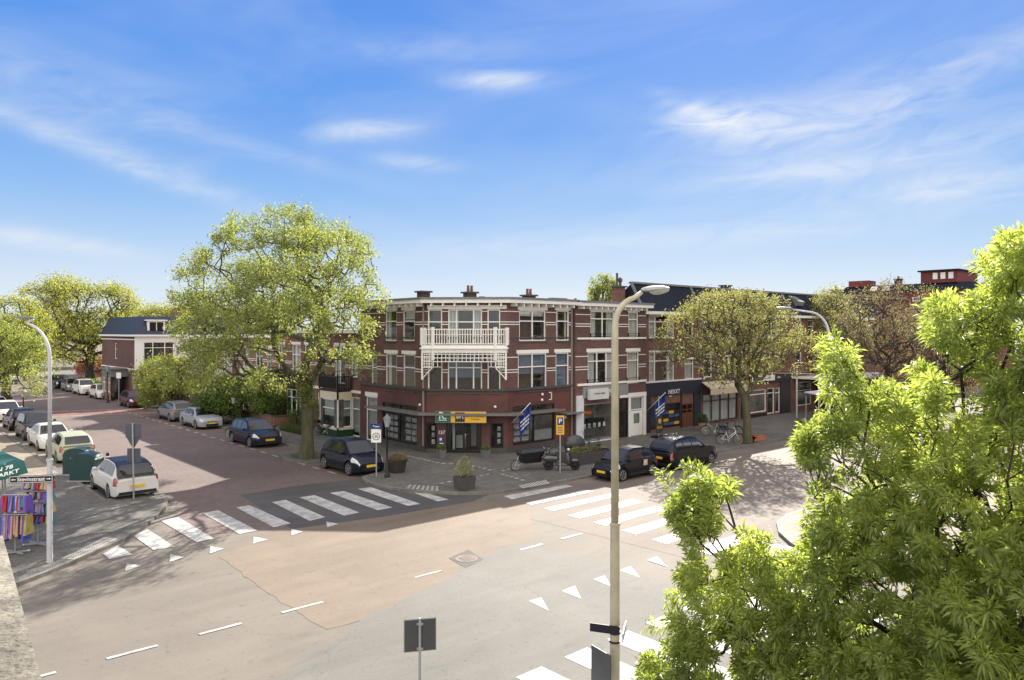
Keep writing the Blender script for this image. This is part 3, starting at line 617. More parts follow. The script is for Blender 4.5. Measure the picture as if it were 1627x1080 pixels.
# fascia sign
r0 = FC.hit(694.8, 668); r1 = FC.hit(775, 652); a0, a1 = r0[0], r1[0]; z0, z1 = FC.hit(735, 670)[1]+.02, FC.hit(735, 651)[1]; mid = a0+(a1-a0)*.3
sg = mk('fascia_sign', (lambda q: (FC.box(q, a0, a1, z0, z1, .7, .78), q)[1])(MB()), leadm, B)
green = pm('sign_green', (.018, .13, .075), .4, .04); yel = pm('sign_yellow', (.75, .42, .035), .4, .04); sblack = pm('sign_black', (.03, .027, .022), .4, .04); swhite = pm('sign_white', (.8, .8, .78), .4, .03)
def plate(f, par, x0, x1, y0, y1, o, mt, name='panel', t=.012): m = MB(); f.box(m, x0, x1, y0, y1, o, o+t); p = mk(name, m, mt); p.parent = par; return p
plate(FC, sg, a0+.03, mid-.02, z0+.03, z1-.03, .78, green); plate(FC, sg, mid+.02, a1-.03, z0+.03, z1-.03, .78, yel)
bx = mid+(a1-a0)*.09; hz = z1-z0
plate(FC, sg, bx, bx+hz*.82, z0+hz*.1, z1-hz*.1, .792, sblack)
def lett(f, par, s, size, a, z, o, mt, **k): t = text(s, size, FM(f, a, z, o), mt, **k); t.parent = par; return t
lett(FC, sg, 'R.', hz*.85, a0+(mid-a0)*.48, z0+hz*.6, .795, swhite); plate(FC, sg, a0+(mid-a0)*.22, a0+(mid-a0)*.75, z0+hz*.22, z0+hz*.27, .792, swhite)
lett(FC, sg, 'B', hz*.36, bx+hz*.2, z0+hz*.5, .806, swhite); lett(FC, sg, 'L', hz*.36, bx+hz*.68, z0+hz*.5, .806, swhite)
m = MB(); c = FC.pt(bx+hz*.42, z0+hz*.5, .806)
q = bx+hz*.42; zc = z0+hz*.52
for p in ((q-.08, zc+.08, q, zc-.02), (q+.08, zc+.08, q, zc-.02)): m.bar(FC.pt(p[0], p[1], .81), FC.pt(p[2], p[3], .81), .03)
m.bar(FC.pt(q, zc, .81), FC.pt(q, zc-.1, .81), .03); p = mk('emblem', m, swhite); p.parent = sg
lett(FC, sg, 'MAKKAL BINDER', hz*.17, a0+(a1-a0)*.78, z0+hz*.56, .795, sblack, space=1.25); lett(FC, sg, 'WONEN', hz*.17, a0+(a1-a0)*.78, z0+hz*.32, .795, sblack, space=1.25)
z = FC.hit(699, 687)[1]; a = (gC[0][1]+gC[1][0])/2
lett(FC, B, '157', .3, a, z, .01, swhite).location = -Vector(B.location)
m = MB(); FC.box(m, a-.17, a+.17, z-.75, z-.25, 0, .03); p = mk('plaque', m, pm('plaque_blue', (.03, .06, .16), .4), B)
m = MB(); FC.box(m, a-.12, a+.02, z-.48, z-.33, .03, .04); FC.box(m, a-.12, a+.12, z-.68, z-.63, .03, .04); q = mk('plaque_mark', m, swhite); q.parent = p
# balcony with trellis
P = [FC.pt(-.12, 0), FC.pt(-.12, 0, 1.15), FC.pt(FC.L+.02, 0, 1.15), FC.pt(FC.L+.02, 0)]; P = [(p[0], p[1]) for p in P]
zb = FC.hit(735, 551)[1]+.12
BM = mk('balcony', (lambda q: (q.prism(P, zb-.14, zb), q.prism([(p[0], p[1]) for p in (FC.pt(-.2, 0), FC.pt(-.2, 0, 1.25), FC.pt(FC.L+.1, 0, 1.25), FC.pt(FC.L+.1, 0))], zb-.22, zb-.14), FC.box(q, -.12, FC.L+.02, zb-.45, zb-.22, 1.05, 1.15), FC.box(q, -.12, -.04, zb-.45, zb-.22, 0, 1.05), FC.box(q, FC.L-.06, FC.L+.02, zb-.45, zb-.22, 0, 1.05), q)[-1])(MB()), white, B)
m = MB(); railing(m, P, zb, zb+.95, .15, .022, .11)
for a in (.55, FC.L-.65): p = FC.pt(a, 0, 1.12); m.box(p[0]-.08, p[0]+.08, p[1]-.08, p[1]+.08, zb-.9, zb+1.08)
FC.box(m, 0, FC.L-.1, zb+.62, zb+.66, 1.1, 1.14)
p = mk('railing', m, white); p.parent = BM
m = MB(); t1 = zb-.5; t0 = zb-1.0
n = 15
for i in range(n+1): a = .6+(FC.L-1.25)*i/n; FC.box(m, a-.02, a+.02, t0 if 1 < i < n-1 else t0-.28, zb-.45, 1.08, 1.11)
for z in (t0, t0+.22, t0+.44): FC.box(m, 0, FC.L-.1, z, z+.05, 1.07, 1.12)
for s in (0, 1):
    e0, e1 = ((-.1, .52), (FC.L-.62, FC.L))[s]
    for k in range(5): a = e0+(e1-e0)*k/4; FC.box(m, a-.018, a+.018, zb-1.35, zb-.45, 1.08, 1.11)
    for k in range(4): z = zb-1.35+k*.22; FC.box(m, e0, e1, z, z+.04, 1.07, 1.115)
    a = (-.08, FC.L-.02)[s]; FC.box(m, a-.05, a+.05, zb-2.05, zb-.45, 1.02, 1.13); m.bar(FC.pt(a, zb-2.0, 1.1), FC.pt(a+(.6, -.6)[s], zb-1.35, 1.1), .05)
    FC.box(m, (.02, FC.L-.6)[s], (.5, FC.L-.12)[s], t0-.28, t0-.24, 1.07, 1.12)
p = mk('trellis', m, white); p.parent = BM
for x, y, h, po, w_ in ((27.6, 39.8, .6, 0, .62), (28.6, 38.6, .12, 0, .6), (29.3, 37.1, .5, 2, .62), (33.6, 36.2, .42, 2, .7)): chimney(B, x, y, TOP+.2, w_, .6, h, po)
m = MB(); m.box(31, 31.3, 38, 38.3, TOP+.2, TOP+.6); mk('roof_vent', m, darkst, B)
# ---- shop house right of the corner building
B2 = thing('shop_house', 'brick shop house with white framed shop front, right of the corner building', 'building', (39, 36, 0))
f = F((35.25, 33.5), (42.6, 33.5)); TOP2 = 9.2
up = [f.rect(*q) for q in ((938.5, 976, 494, 540), (998.5, 1013.9, 495.6, 539), (934, 978, 559, 612), (996.3, 1014.8, 558.5, 609.4))]
gr = [f.rect(926.9, 978, 640, 698), f.rect(984, 998, 633, 697), f.rect(1001.5, 1022, 630, 694)]
gr[1] = gr[1][:2]+(.14, gr[1][3]); gr[2] = gr[2][:2]+(.14, gr[2][3])
w = MB(); grid_wall(w, f, 3.85, TOP2, up); grid_wall(w, f, 0, 3.85, gr); w.face([(35.25, 33.5, 0), (35.25, 33.8, 0), (35.25, 33.8, TOP2), (35.25, 33.5, TOP2)]); w.face([(42.6, 33.5, 0), (42.6, 46, 0), (42.6, 46, TOP2), (42.6, 33.5, TOP2)]); w.face([(35.25, 46, 0), (42.6, 46, 0), (42.6, 46, TOP2), (35.25, 46, TOP2)]); mk('wall', w, brick1, B2)
courses(B2, f, (8.62, 8.0, 7.84, 5.85, 5.16, 4.98), up, .05)
for a, b_, c_ in ((3.93, 4.08, .1), (7.0, 7.12, .08)): m = MB(); f.box(m, .15, 7.3, a, b_, -.02, c_); mk('sill_band', m, white, B2)
m = MB(); f.box(m, -.1, 7.45, TOP2, TOP2+.22, -.1, .62); mk('cornice', m, white, B2); m = MB(); f.box(m, -.1, 7.5, TOP2+.22, TOP2+.34, -.1, .7); mk('gutter', m, leadm, B2)
for i in range(12): m = MB(); a = .3+i*.6; f.box(m, a-.05, a+.05, TOP2-.2, TOP2, 0, .5); mk('cornice_bracket', m, white, B2)
m = MB(); m.prism([(35.25, 33.5), (42.6, 33.5), (42.6, 46), (35.25, 46)], TOP2+.05, TOP2+.2); mk('roof', m, felt, B2)
for i, r in enumerate(up):
    wd = window(f, r, B2, cols=((1, 1), (1,), (1, 1, 1), (1,))[i], tr=(.27,), curtain='drape' if i in (1, 3) else 'side', lint=(.14, .24), sill=False)
    m = MB()
    for z in (.25, .42): m.bar(f.pt(r[0]-.1, r[2]+z, .06), f.pt(r[1]+.1, r[2]+z, .06), .03)
    for a in (r[0]-.05, r[1]+.05): f.box(m, a-.015, a+.015, r[2]+.2, r[2]+.45, 0, .08)
    p = mk('window_rail', m, blackm); p.parent = wd
s1 = window(f, gr[0], B2, tr=(), mat=greyp, g=glassd, rm=rooml, sill=False, name='shop_window', deep=1.8)
m = MB(); L = gr[0][1]-gr[0][0]; a = gr[0][0]
f.box(m, a+.3, a+L*.5, .95, 1.35, -1.1, -.7); f.box(m, a+L*.45, a+L-.2, .9, 1.5, -1.5, -.9); p = mk('shop_display', m, navy); p.parent = s1
for k in range(5): m = MB(); f.box(m, a+.4+k*.55, a+.62+k*.55, 1.0, 1.3, -.4-.05*k, -.36-.05*k); p = mk('card', m, swhite); p.parent = s1
m = MB(); m.ball(f.pt(a+L*.4, 2.0, -.9), .35, (1.2, 1, .6)); p = mk('orange_lamp_shade', m, pm('orange_shade', (.8, .22, .03), .5), smooth=True); p.parent = s1
m = MB(); f.box(m, .05, gr[0][0]-.02, .12, 3.3, 0, .07); f.box(m, gr[0][0]-.02, gr[0][1]+.05, .12, gr[0][2]-.02, 0, .07); mk('shop_front_panel', m, pm('shopfront_white', (.62, .63, .68), .5), B2)
m = MB(); f.box(m, gr[0][0]-.1, gr[2][0]-.35, 3.1, 3.86, 0, .1); fs = mk('fascia', m, greyp, B2)
lett(f, fs, 'ro', .42, f.hit(967, 0)[0], 3.5, .11, swhite)
b0 = f.hit(930, 0)[0]; b1 = f.hit(960, 0)[0]; zz0, zz1 = 3.0, 3.72
m = MB(); f.box(m, b0, b1, zz0, zz1, .2, .42); lb = mk('light_box_sign', m, pm('lightbox', (.6, .6, .6), .3), B2); lett(f, lb, 'Creation Atelier', .17, (b0+b1)/2, 3.4, .425, pm('ink_blue', (.05, .06, .12), .4))
window(f, gr[1], B2, tr=(.32,), mat=black, g=glassd, rm=room, sill=False, name='shop_door', fw=.08)
wd = window(f, gr[2], B2, tr=(.33,), mat=white, curtain=(1, blind), sill=False, name='front_door', fw=.08)
m = MB(); q = gr[2]; zt = q[3]-(q[3]-q[2])*.36
f.box(m, q[0]+.08, q[0]+.4, q[2], zt, -.07, -.03); f.box(m, q[1]-.35, q[1]-.08, q[2], zt, -.07, -.03); f.box(m, q[0]+.4, q[1]-.35, q[2], q[2]+.85, -.07, -.03); f.box(m, q[0]+.4, q[1]-.35, zt-.2, zt, -.07, -.03); p = mk('door_leaf', m, white); p.parent = wd
m = MB(); f.box(m, gr[1][1]+.02, gr[2][0]-.005, .12, gr[2][3]+.02, -.02, .06); f.box(m, gr[2][1]+.005, 7.3, .12, gr[2][3]+.02, -.02, .06); f.box(m, gr[1][0]-.0, 7.3, gr[2][3]+.02, gr[2][3]+.3, -.02, .09); mk('door_surround', m, white, B2)
chimney(B2, 41.8, 35.4, TOP2+.2, .7, .7, 1.35, 0, brick2); m = MB()
m.lathe([(.08, 10.6), (.08, 11.8)], (41.65, 35.4, 0), 8); mk('flue', m, darkst, B2); m = MB(); m.lathe([(.1, 10.6), (.1, 11.15), (.17, 11.2), (.17, 11.4), (.05, 11.5)], (42.0, 35.4, 0), 8); mk('flue', m, darkst, B2)
for k in (0, .85): m = MB(); m.box(38.9+k, 39.6+k, 39.3, 39.8, TOP2+.2, TOP2+.85); mk('air_conditioner', m, leadm, B2)
chimney(B2, 40.2, 38.2, TOP2+.1, .8, .5, .2, 1)

# ---- the shops further right, under one long slate roof line
def row_house(name, label, u0, u1, v0, top, ridge, wallm, ups, loc=None, grd=(), back=10, gz=3.7, **k):
    R = thing(name, label, 'building', ((u0+u1)/2, v0+3, 0)); f = F((u0, v0), (u1, v0))
    w = MB(); grid_wall(w, f, 0, top, ups+list(grd)); w.face([(u0, v0, 0), (u0, v0+back, 0), (u0, v0+back, top), (u0, v0, top)]); w.face([(u1, v0, 0), (u1, v0+back, 0), (u1, v0+back, top), (u1, v0, top)])
    w.face([(u0, v0+back, 0), (u1, v0+back, 0), (u1, v0+back, top), (u0, v0+back, top)]); mk('wall', w, wallm, R)
    m = MB(); y1 = v0+(ridge-top)*1.0+.2; y2 = v0+back
    m.prism([(0, 0), (1, 0), (1, 1), (0, 1)], 0, 0.001, cap=False) if False else None
    y1 = v0+.95; y2 = v0+back; prof = [(v0-.25, top), (y1, ridge), (v0+2.3, ridge-1.0), (v0+4.2, top+.25), (y2, top+.2), (y2, top)]
    for a, b in zip(prof, prof[1:]): m.face([(u0, a[0], a[1]), (u1, a[0], a[1]), (u1, b[0], b[1]), (u0, b[0], b[1])])
    m.face([(u0, p[0], p[1]) for p in prof]); m.face([(u1, p[0], p[1]) for p in prof]); mk('roof', m, slate, R)
    m = MB(); f.box(m, 0, u1-u0, top-.12, top+.1, -.05, .4); mk('gutter', m, white, R)
    m = MB(); m.box(u0, u1, y1-.12, y1+.25, ridge, ridge+.14); m.bar((u0, v0-.2, top+.1), (u0, y1, ridge+.05), .16); mk('roof_edge', m, leadm, R)
    return R, f
def fr(x0, x1, y0, y1, ff): return ff.rect(x0, x1, y0, y1)
f3 = F((42.6, 33.9), (49.9, 33.9))
up = [f3.rect(*q) for q in ((1031, 1071, 500, 537), (1086, 1101, 500, 537), (1031.5, 1071, 559, 606), (1088, 1102, 570, 602))]
gr = [f3.rect(1033, 1081, 641, 690), f3.rect(1083, 1101, 641, 684)]; gr[1] = gr[1][:2]+(.14, gr[1][3]); gr[0] = gr[0][:2]+(.3, gr[0][3])
B3, f3 = row_house('shop_house', 'brown brick shop house with dark blue shop front lettered NEXXT', 42.6, 49.9, 33.9, 8.9, 11.05, brick2, up, grd=gr)
for i, r in enumerate(up): window(f3, r, B3, cols=((1, 2, 1), (1,), (1, 2.4, 1), (1,))[i], tr=(.3,) if i < 3 else (.25,), curtain=('side', None, 'side', 'drape')[i], lint=(.05, .12))
m = MB(); f3.box(m, .02, 7.28, 2.75, 3.75, 0, .12); f3.box(m, .02, gr[0][0]-.05, .12, 2.75, 0, .1); f3.box(m, gr[1][1]+.03, 7.28, .12, 2.75, 0, .1); f3.box(m, gr[0][1]+.02, gr[1][0]-.02, .12, 2.75, 0, .08); fa = mk('shop_front', m, navy, B3)
m = MB(); f3.box(m, -.0, 7.3, 3.76, 3.86, 0, .16); mk('stone_band', m, white, B3)
lett(f3, fa, 'NEXXT', .44, f3.hit(1069, 0)[0], f3.hit(1069, 622)[1], .13, swhite); lett(f3, fa, 'ticino', .15, f3.hit(1063, 0)[0], f3.hit(1063, 628)[1]-.05, .13, swhite)
s1 = window(f3, gr[0], B3, cols=(1, 1.4), tr=(.2,), mat=black, g=glassd, rm=room, sill=False, name='shop_window')
ob_ = pm('poster_orange', (.75, .38, .03), .5, .05); db_ = pm('poster_blue', (.05, .11, .2), .5, .3, 4); dk_ = pm('poster_dark', (.02, .022, .03), .4)
a, b = gr[0][0]+(gr[0][1]-gr[0][0])*.43, gr[0][1]-.1; posters_on(f3, s1, a, b, gr[0][2]+.15, gr[0][3]-.55, 3, 4, -.02, [db_, ob_, dk_, db_, dk_], .03)
wd = window(f3, gr[1], B3, cols=(1, 1), tr=(.25,), mat=wood, rm=wood, sill=False, name='front_door')
m = MB(); f3.box(m, gr[1][0]+.08, gr[1][1]-.08, gr[1][2], gr[1][3]-.7, -.07, -.04); p = mk('door_leaf', m, wood); p.parent = wd
f4 = F((49.9, 33.9), (57, 33.9))
up = [f4.rect(*q) for q in ((1117, 1131, 500, 535), (1152, 1178, 500, 537), (1118, 1131, 561.6, 599.4), (1152, 1164, 554, 592), (1170, 1180, 554, 592))]
gr = [f4.rect(1117, 1172, 624, 668), f4.rect(1176, 1184, 625, 668)]
B4, f4 = row_house('shop_house', 'brick shop house with long beige roller awning and white curtains, behind the leafy street tree', 49.9, 57, 33.9, 8.9, 11.05, brick1, up, grd=gr)
for i, r in enumerate(up): window(f4, r, B4, cols=((1,), (1, 1, 1), (1,), (1,), (1,))[i], tr=(.3,), curtain=(None, 'side', None, 'side', None)[i], bars=1 if i == 3 else 0)
window(f4, gr[0], B4, cols=(1, 1, 1, 1), tr=(.25,), mat=pm('dark_red_frame', (.06, .02, .015), .4), curtain='drape', sill=False, name='shop_window'); window(f4, gr[1], B4, tr=(), mat=white, sill=False, name='side_window')
m = MB(); L = f4.hit(1173, 0)[0]; m.hexa([f4.pt(.1, 3.0, .9), f4.pt(L, 3.0, .9), f4.pt(L, 3.5, .05), f4.pt(.1, 3.5, .05), f4.pt(.1, 3.05, .92), f4.pt(L, 3.05, .92), f4.pt(L, 3.56, .05), f4.pt(.1, 3.56, .05)]); f4.box(m, .1, L, 2.55, 3.04, .9, .93); mk('awning', m, pm('awning_beige', (.5, .42, .3), .8), B4)
m = MB(); f4.box(m, .05, 7.0, 3.56, 3.8, 0, .14); mk('fascia', m, darkst, B4)
f5 = F((57, 33.9), (64.2, 33.9))
up = [f5.rect(*q) for q in ((1192, 1204, 502, 536), (1212, 1240, 500, 536), (1192, 1204, 556, 592), (1230, 1240, 552, 566), (1212, 1224, 560, 590))]
gr = [f5.rect(1191, 1217, 619, 655), f5.rect(1219, 1230, 616, 657), f5.rect(1231.5, 1239, 616, 655)]
B5, f5 = row_house('shop_house', 'brick shop house with black front, white window frames and a white name board', 57, 64.2, 33.9, 8.9, 11.05, brick2, up, grd=gr)
for i, r in enumerate(up): window(f5, r, B5, cols=(1, 1) if i == 1 else (1,), tr=(.3,), curtain=(None, 'side')[i % 2], bars=2 if i == 3 else 0)
for i, r in enumerate(gr): window(f5, r, B5, cols=(1,), tr=(.2,), g=glassd, rm=rooml if i == 0 else room, sill=False, name=('shop_window', 'front_door', 'front_door')[i])
m = MB(); f5.box(m, .05, 7.15, 3.05, 3.75, 0, .12); f5.box(m, .05, gr[0][0]-.1, .12, 3.05, 0, .06); f5.box(m, gr[0][0]-.1, gr[0][1]+.05, .12, gr[0][2]-.1, 0, .06); f5.box(m, gr[2][1]+.05, 7.15, .12, 3.05, 0, .06); fa = mk('shop_front', m, black, B5)
a0, a1 = f5.hit(1193, 0)[0], f5.hit(1229, 0)[0]; plate(f5, fa, a0, a1, 3.2, 3.68, .12, swhite, 'name_board'); lett(f5, fa, 'DIERENSPECIAALZAAK', .25, (a0+a1)/2, 3.44, .135, leadm)
a2 = f5.hit(1242, 0)[0]; lett(f5, fa, 'salon', .26, (a1+a2)/2, 3.44, .125, swhite)
f6 = F((64.2, 33.9), (84, 33.9)); up = [(a, a+1.1, z, z+1.6) for a in (1, 3.4, 5.8, 8.4, 11, 14) for z in (4.6, 7.0)]; gr = [(1, 4, .6, 2.8), (5, 6, .14, 2.6)]
B6, f6 = row_house('terrace_building', 'long dark slate roofed brick terrace with tilted roof windows behind the trees', 64.2, 84, 33.9, 8.9, 11.05, brick2, up, grd=gr)
for i, r in enumerate(up): window(f6, r, B6, curtain=(None, 'side')[i % 2])
for r in gr: window(f6, r, B6, mat=white, name='shop_window', sill=False)
for u in (66.2, 70.4, 75.5):
    m = MB(); m.hexa([(u-.45, 34.3, 9.9), (u+.45, 34.3, 9.9), (u+.45, 33.9, 9.95), (u-.45, 33.9, 9.95), (u-.5, 34.8, 10.9), (u+.5, 34.8, 10.9), (u+.5, 33.75, 10.3), (u-.5, 33.75, 10.3)]); mk('roof_window', m, leadm, B6)
chimney(B6, 80, 37, 11.3, 1, .7, .7, 1); chimney(B5, 60, 38, 11.3, .8, .6, .4)
m = MB(); f6.box(m, .3, 14, 3.2, 3.35, 0, 2.6); f6.box(m, .3, 14, 2.9, 3.2, 2.5, 2.6)
for a in (.5, 5, 9.5, 13.8): f6.box(m, a-.05, a+.05, .12, 3.2, 2.4, 2.5)
mk('shop_canopy', m, white, B6)
# ---- terrace along the side street, left of the corner building
def side_house(v0, v1, label, wallm, top, feat, u=26.3):
    R = thing('terraced_house', label, 'building', (u+3, (v0+v1)/2, 0), group=None); f = F((u, v1), (u, v0)); L = v1-v0
    up = [(L*.08, L*.08+1.1, top-2.9, top-.7), (L*.45, L*.45+1.5, 3.75, top-.9), (L*.8-.2, L*.8+.7, 4.3, top-.9)]; up[0] = (L*.08, L*.08+1.2, 3.9, top-.9)
    gr = [(L*.06, L*.06+1.0, .14, 2.9), (L*.3, L*.3+2.6, .7, 2.9)] if feat != 'bay' else [(L-1.6, L-.5, .14, 2.9), (L*.08, L*.08+1.0, .14, 2.9)]
    w = MB(); grid_wall(w, f, 0, top, up+gr); b = 9
    w.face([(u, v0, 0), (u+b, v0, 0), (u+b, v0, top), (u, v0, top)]); w.face([(u, v1, 0), (u+b, v1, 0), (u+b, v1, top), (u, v1, top)]); w.face([(u+b, v0, 0), (u+b, v1, 0), (u+b, v1, top), (u+b, v0, top)]); mk('wall', w, wallm, R)
    courses(R, f, (5.9, 5.1, 4.95), up+gr, .05)
    m = MB(); f.box(m, 0, L, top, top+.25, -.1, .5); mk('cornice', m, white, R); m = MB(); f.box(m, 0, L, 3.2, 3.38, -.02, .1); mk('stone_band', m, white, R)
    m = MB(); m.prism([(u, v0), (u+b, v0), (u+b, v1), (u, v1)], top+.05, top+.2); mk('roof', m, felt, R)
    for i, r in enumerate(up): window(f, r, R, cols=(1, 1) if i == 1 else (1,), tr=(.3,), curtain=(None, 'side', 'drape')[(i+int(v0)) % 3], lint=(.08, .2))
    for i, r in enumerate(gr): window(f, r, R, cols=(1, 1, 1) if r[1]-r[0] > 2 else (1,), tr=(.3,), name='front_door' if r[1]-r[0] < 1.2 else 'window', curtain='side' if i else (.9, blind), sill=False)
    ba, bb, zc = (up[1][0]-.5, up[1][1]+.5, 3.45)
    if feat == 'bay': ba, bb = L*.42, L*.42+2.7; zc = 3.35
    q = [f.pt(ba, 0), f.pt(ba, 0, 1.15), f.pt(bb, 0, 1.15), f.pt(bb, 0)]; q = [(p[0], p[1]) for p in q]
    m = MB(); m.prism(q, zc-.08, zc+.08); bal = mk('balcony', m, black if feat in ('bay', 'black') else white, R)
    m = MB(); railing(m, q, zc+.08, zc+1.0, .13, .022, .1); p = mk('railing', m, black if feat in ('bay', 'black') else white); p.parent = bal
    if feat == 'bay':
        fa = F(q[1], q[2]); fb = F(q[2], q[3]); fc = F(q[0], q[1])
        m = MB()
        for ff in (fa, fb, fc):
            ff.box(m, 0, ff.L, 2.75, zc-.08, -.1, 0); ff.box(m, 0, ff.L, .62, .78, -.1, 0)
        mk('bay_window_head', m, cream, R)
        for ff in (fa, fb, fc): window(ff, (.02, ff.L-.02, .78, 2.75), R, cols=(1,), tr=(.33,), curtain=(.62, blind), sill=False, name='bay_window', deep=.5)
        m = MB(); m.prism([(q[1][0]-.12, q[1][1]+.1), (q[2][0]-.12, q[2][1]-.12), (q[3][0]+.05, q[3][1]-.12), (q[0][0]+.05, q[0][1]+.1)], .1, .62); mk('bay_plinth', m, pm('plinth_green', (.012, .045, .025), .4), R)
    chimney(R, u+3, (v0+v1)/2, top+.2, .8, .6, .6, 1)
    return R
side_house(45.2, 52.5, 'brick terraced house with cream bay window on a green plinth and black balcony', brick2, 7.4, 'bay')
side_house(52.5, 59.5, 'brick terraced house with a black balcony behind the trunk of the big tree', brick2, 7.4, 'black')
side_house(59.5, 67, 'brick terraced house with white balcony behind the clipped garden tree', brick3, 7.0, 'white')
side_house(67, 74.5, 'brown terraced house half hidden by the left side of the big tree crown', brick2, 6.9, 'white')
side_house(74.5, 81, 'furthest house of the terrace, next to the gap before the blue mansard roof', brick3, 6.8, 'white')
# ---- mansard house at the far street corner
H = thing('mansard_house', 'house with dark blue mansard roof, cream upper floor and brown brick side wall', 'building', (26, 90, 0))
fs_ = F((22.3, 100), (22.3, 86)); ff = F((22.3, 86), (34, 86))
upf = [ff.rect(*q) for q in ((232, 265, 540, 564), (285, 305, 542, 566))]; upf = [(.9, 4.0, 4.3, 6.4), (6.2, 9.0, 4.3, 6.4)]
w = MB(); grid_wall(w, ff, 3.4, 7.0, upf); mk('upper_wall', w, white, H)
w = MB(); gg = [(1, 2.6, .6, 2.7), (4, 5.2, .14, 2.6)]; grid_wall(w, ff, 0, 3.4, gg); sw = [(6, 6.9, 4.4, 6.2)]; grid_wall(w, fs_, 0, 7.0, sw); mk('wall', w, brick1, H)
for r in upf: window(ff, r, H, cols=(1, 1.3, 1), tr=(.3,), sill=False)
for r in gg: window(ff, r, H, sill=False)
window(fs_, sw[0], H, sill=False)
for a, c in ((6.6, .08), (3.4, .1)): m = MB(); fs_.box(m, 0, 14, a, a+.13, -.02, c); mk('string_course', m, white, H)
m = MB(); m.band([(22.3, 100), (22.3, 86), (34, 86)], -.05, .35, 7.0, 7.2); mk('cornice', m, white, H)
m = MB(); a = [(22.1, 85.8, 7.2), (34, 85.8, 7.2), (34, 100, 7.2), (22.1, 100, 7.2)]; b = [(23.0, 86.7, 9.2), (34, 86.7, 9.2), (34, 99, 9.2), (23.0, 99, 9.2)]
for i in range(4): m.face([a[i], a[(i+1) % 4], b[(i+1) % 4], b[i]])
m.face(b); mk('mansard_roof', m, pm('slate_blue', (.018, .028, .06), .45, .25, 5), H)
for x in (2.2, 7.6):
    m = MB(); ff.box(m, x-.9, x+.9, 7.3, 8.7, -1.0, -.0); ff.box(m, x-1.1, x+1.1, 8.7, 8.82, -1.5, .2); d = mk('dormer', m, white, H)
    m = MB(); ff.box(m, x-.7, x-.05, 7.5, 8.55, .0, .03); ff.box(m, x+.05, x+.7, 7.5, 8.55, .0, .03); p = mk('dormer_pane', m, carglass); p.parent = d
chimney(H, 28.5, 92, 9.2, 1.0, .7, 1.0, 0, brick2)
m = MB(); m.box(20.6, 22.3, 88.5, 92.5, 2.6, 3.4); m.prism([(20.4, 88.3), (22.3, 88.3), (22.3, 92.7), (20.4, 92.7)], 3.4, 3.5); mk('bay_roof', m, leadm, H)
fb = F((20.6, 92.5), (20.6, 88.5)); m = MB(); grid_wall(m, fb, .1, 2.6, [(.3, 1.8, .9, 2.5), (2.2, 3.7, .9, 2.5)]); mk('bay_wall', m, brick3, H)
for r in ((.3, 1.8, .9, 2.5), (2.2, 3.7, .9, 2.5)): window(fb, r, H, cols=(1, 1), sill=False, name='bay_window', deep=.6)
gw = thing('garden_wall_building', 'plain brown rendered outbuilding beside the mansard house', 'outbuilding', (22.5, 83.5, 0))
m = MB(); m.box(21.9, 26, 82.2, 85.5, .1, 2.7); mk('wall', m, pm('render_brown', (.26, .16, .10), .8, .15), gw); m = MB(); m.box(21.8, 26.1, 82.1, 85.6, 2.7, 2.82); mk('roof', m, leadm, gw)
m = MB(); m.box(21.87, 21.93, 84.0, 84.7, .1, 2.0); mk('door', m, pm('door_blue', (.2, .3, .45), .5), gw)
# ---- distant roofs on the right
def far_block(u0, u1, v0, v1, top, label, wallm, roofm, attic=None):
    R = thing('apartment_block', label, 'building', ((u0+u1)/2, (v0+v1)/2, 0)); f = F((u0, v0), (u1, v0)); fl = F((u0, v1), (u0, v0))
    for ff, nm in ((f, 0), (fl, 1)):
        pass
    ops = [(a, a+1.4, z, z+1.5) for a in np.arange(1.5, u1-u0-2, 3.2) for z in np.arange(1.2, top-1.8, 3.0)][:60]; opl = [(a, a+1.2, z, z+1.5) for a in np.arange(1.5, v1-v0-2, 3.4) for z in np.arange(1.2, top-1.8, 3.0)][:20]
    w = MB(); grid_wall(w, f, 0, top, ops); grid_wall(w, fl, 0, top, opl); w.face([(u1, v0, 0), (u1, v1, 0), (u1, v1, top), (u1, v0, top)]); w.face([(u0, v1, 0), (u1, v1, 0), (u1, v1, top), (u0, v1, top)]); mk('wall', w, wallm, R)
    for ff, oo in ((f, ops), (fl, opl)):
        for r in oo: window(ff, r, R, sill=False, fw=.1)
    m = MB(); m.prism([(u0-.3, v0-.3), (u1, v0-.3), (u1, v1), (u0-.3, v1)], top, top+.35); mk('roof', m, roofm, R)
    if attic:
        a0, a1, h = attic; m = MB(); m.box(a0, a1, v0+1.5, v1-2, top+.35, top+h); mk('attic_wall', m, brickd, R); m = MB(); m.box(a0-.3, a1+.3, v0+1.2, v1-1.7, top+h, top+h+.2); mk('attic_roof', m, slate, R)
        fa = F((a0, v0+1.5), (a1, v0+1.5))
        for k in (.5, .68, .84): L = (a1-a0); m = MB(); fa.box(m, L*k, L*k+L*.06, top+h*.45, top+h*.9, 0, .05); mk('attic_window', m, white, R)
    return R
brickd = brickmat('brick_dark_red', (.2, .035, .035), (.24, .05, .045), (.12, .06, .05))

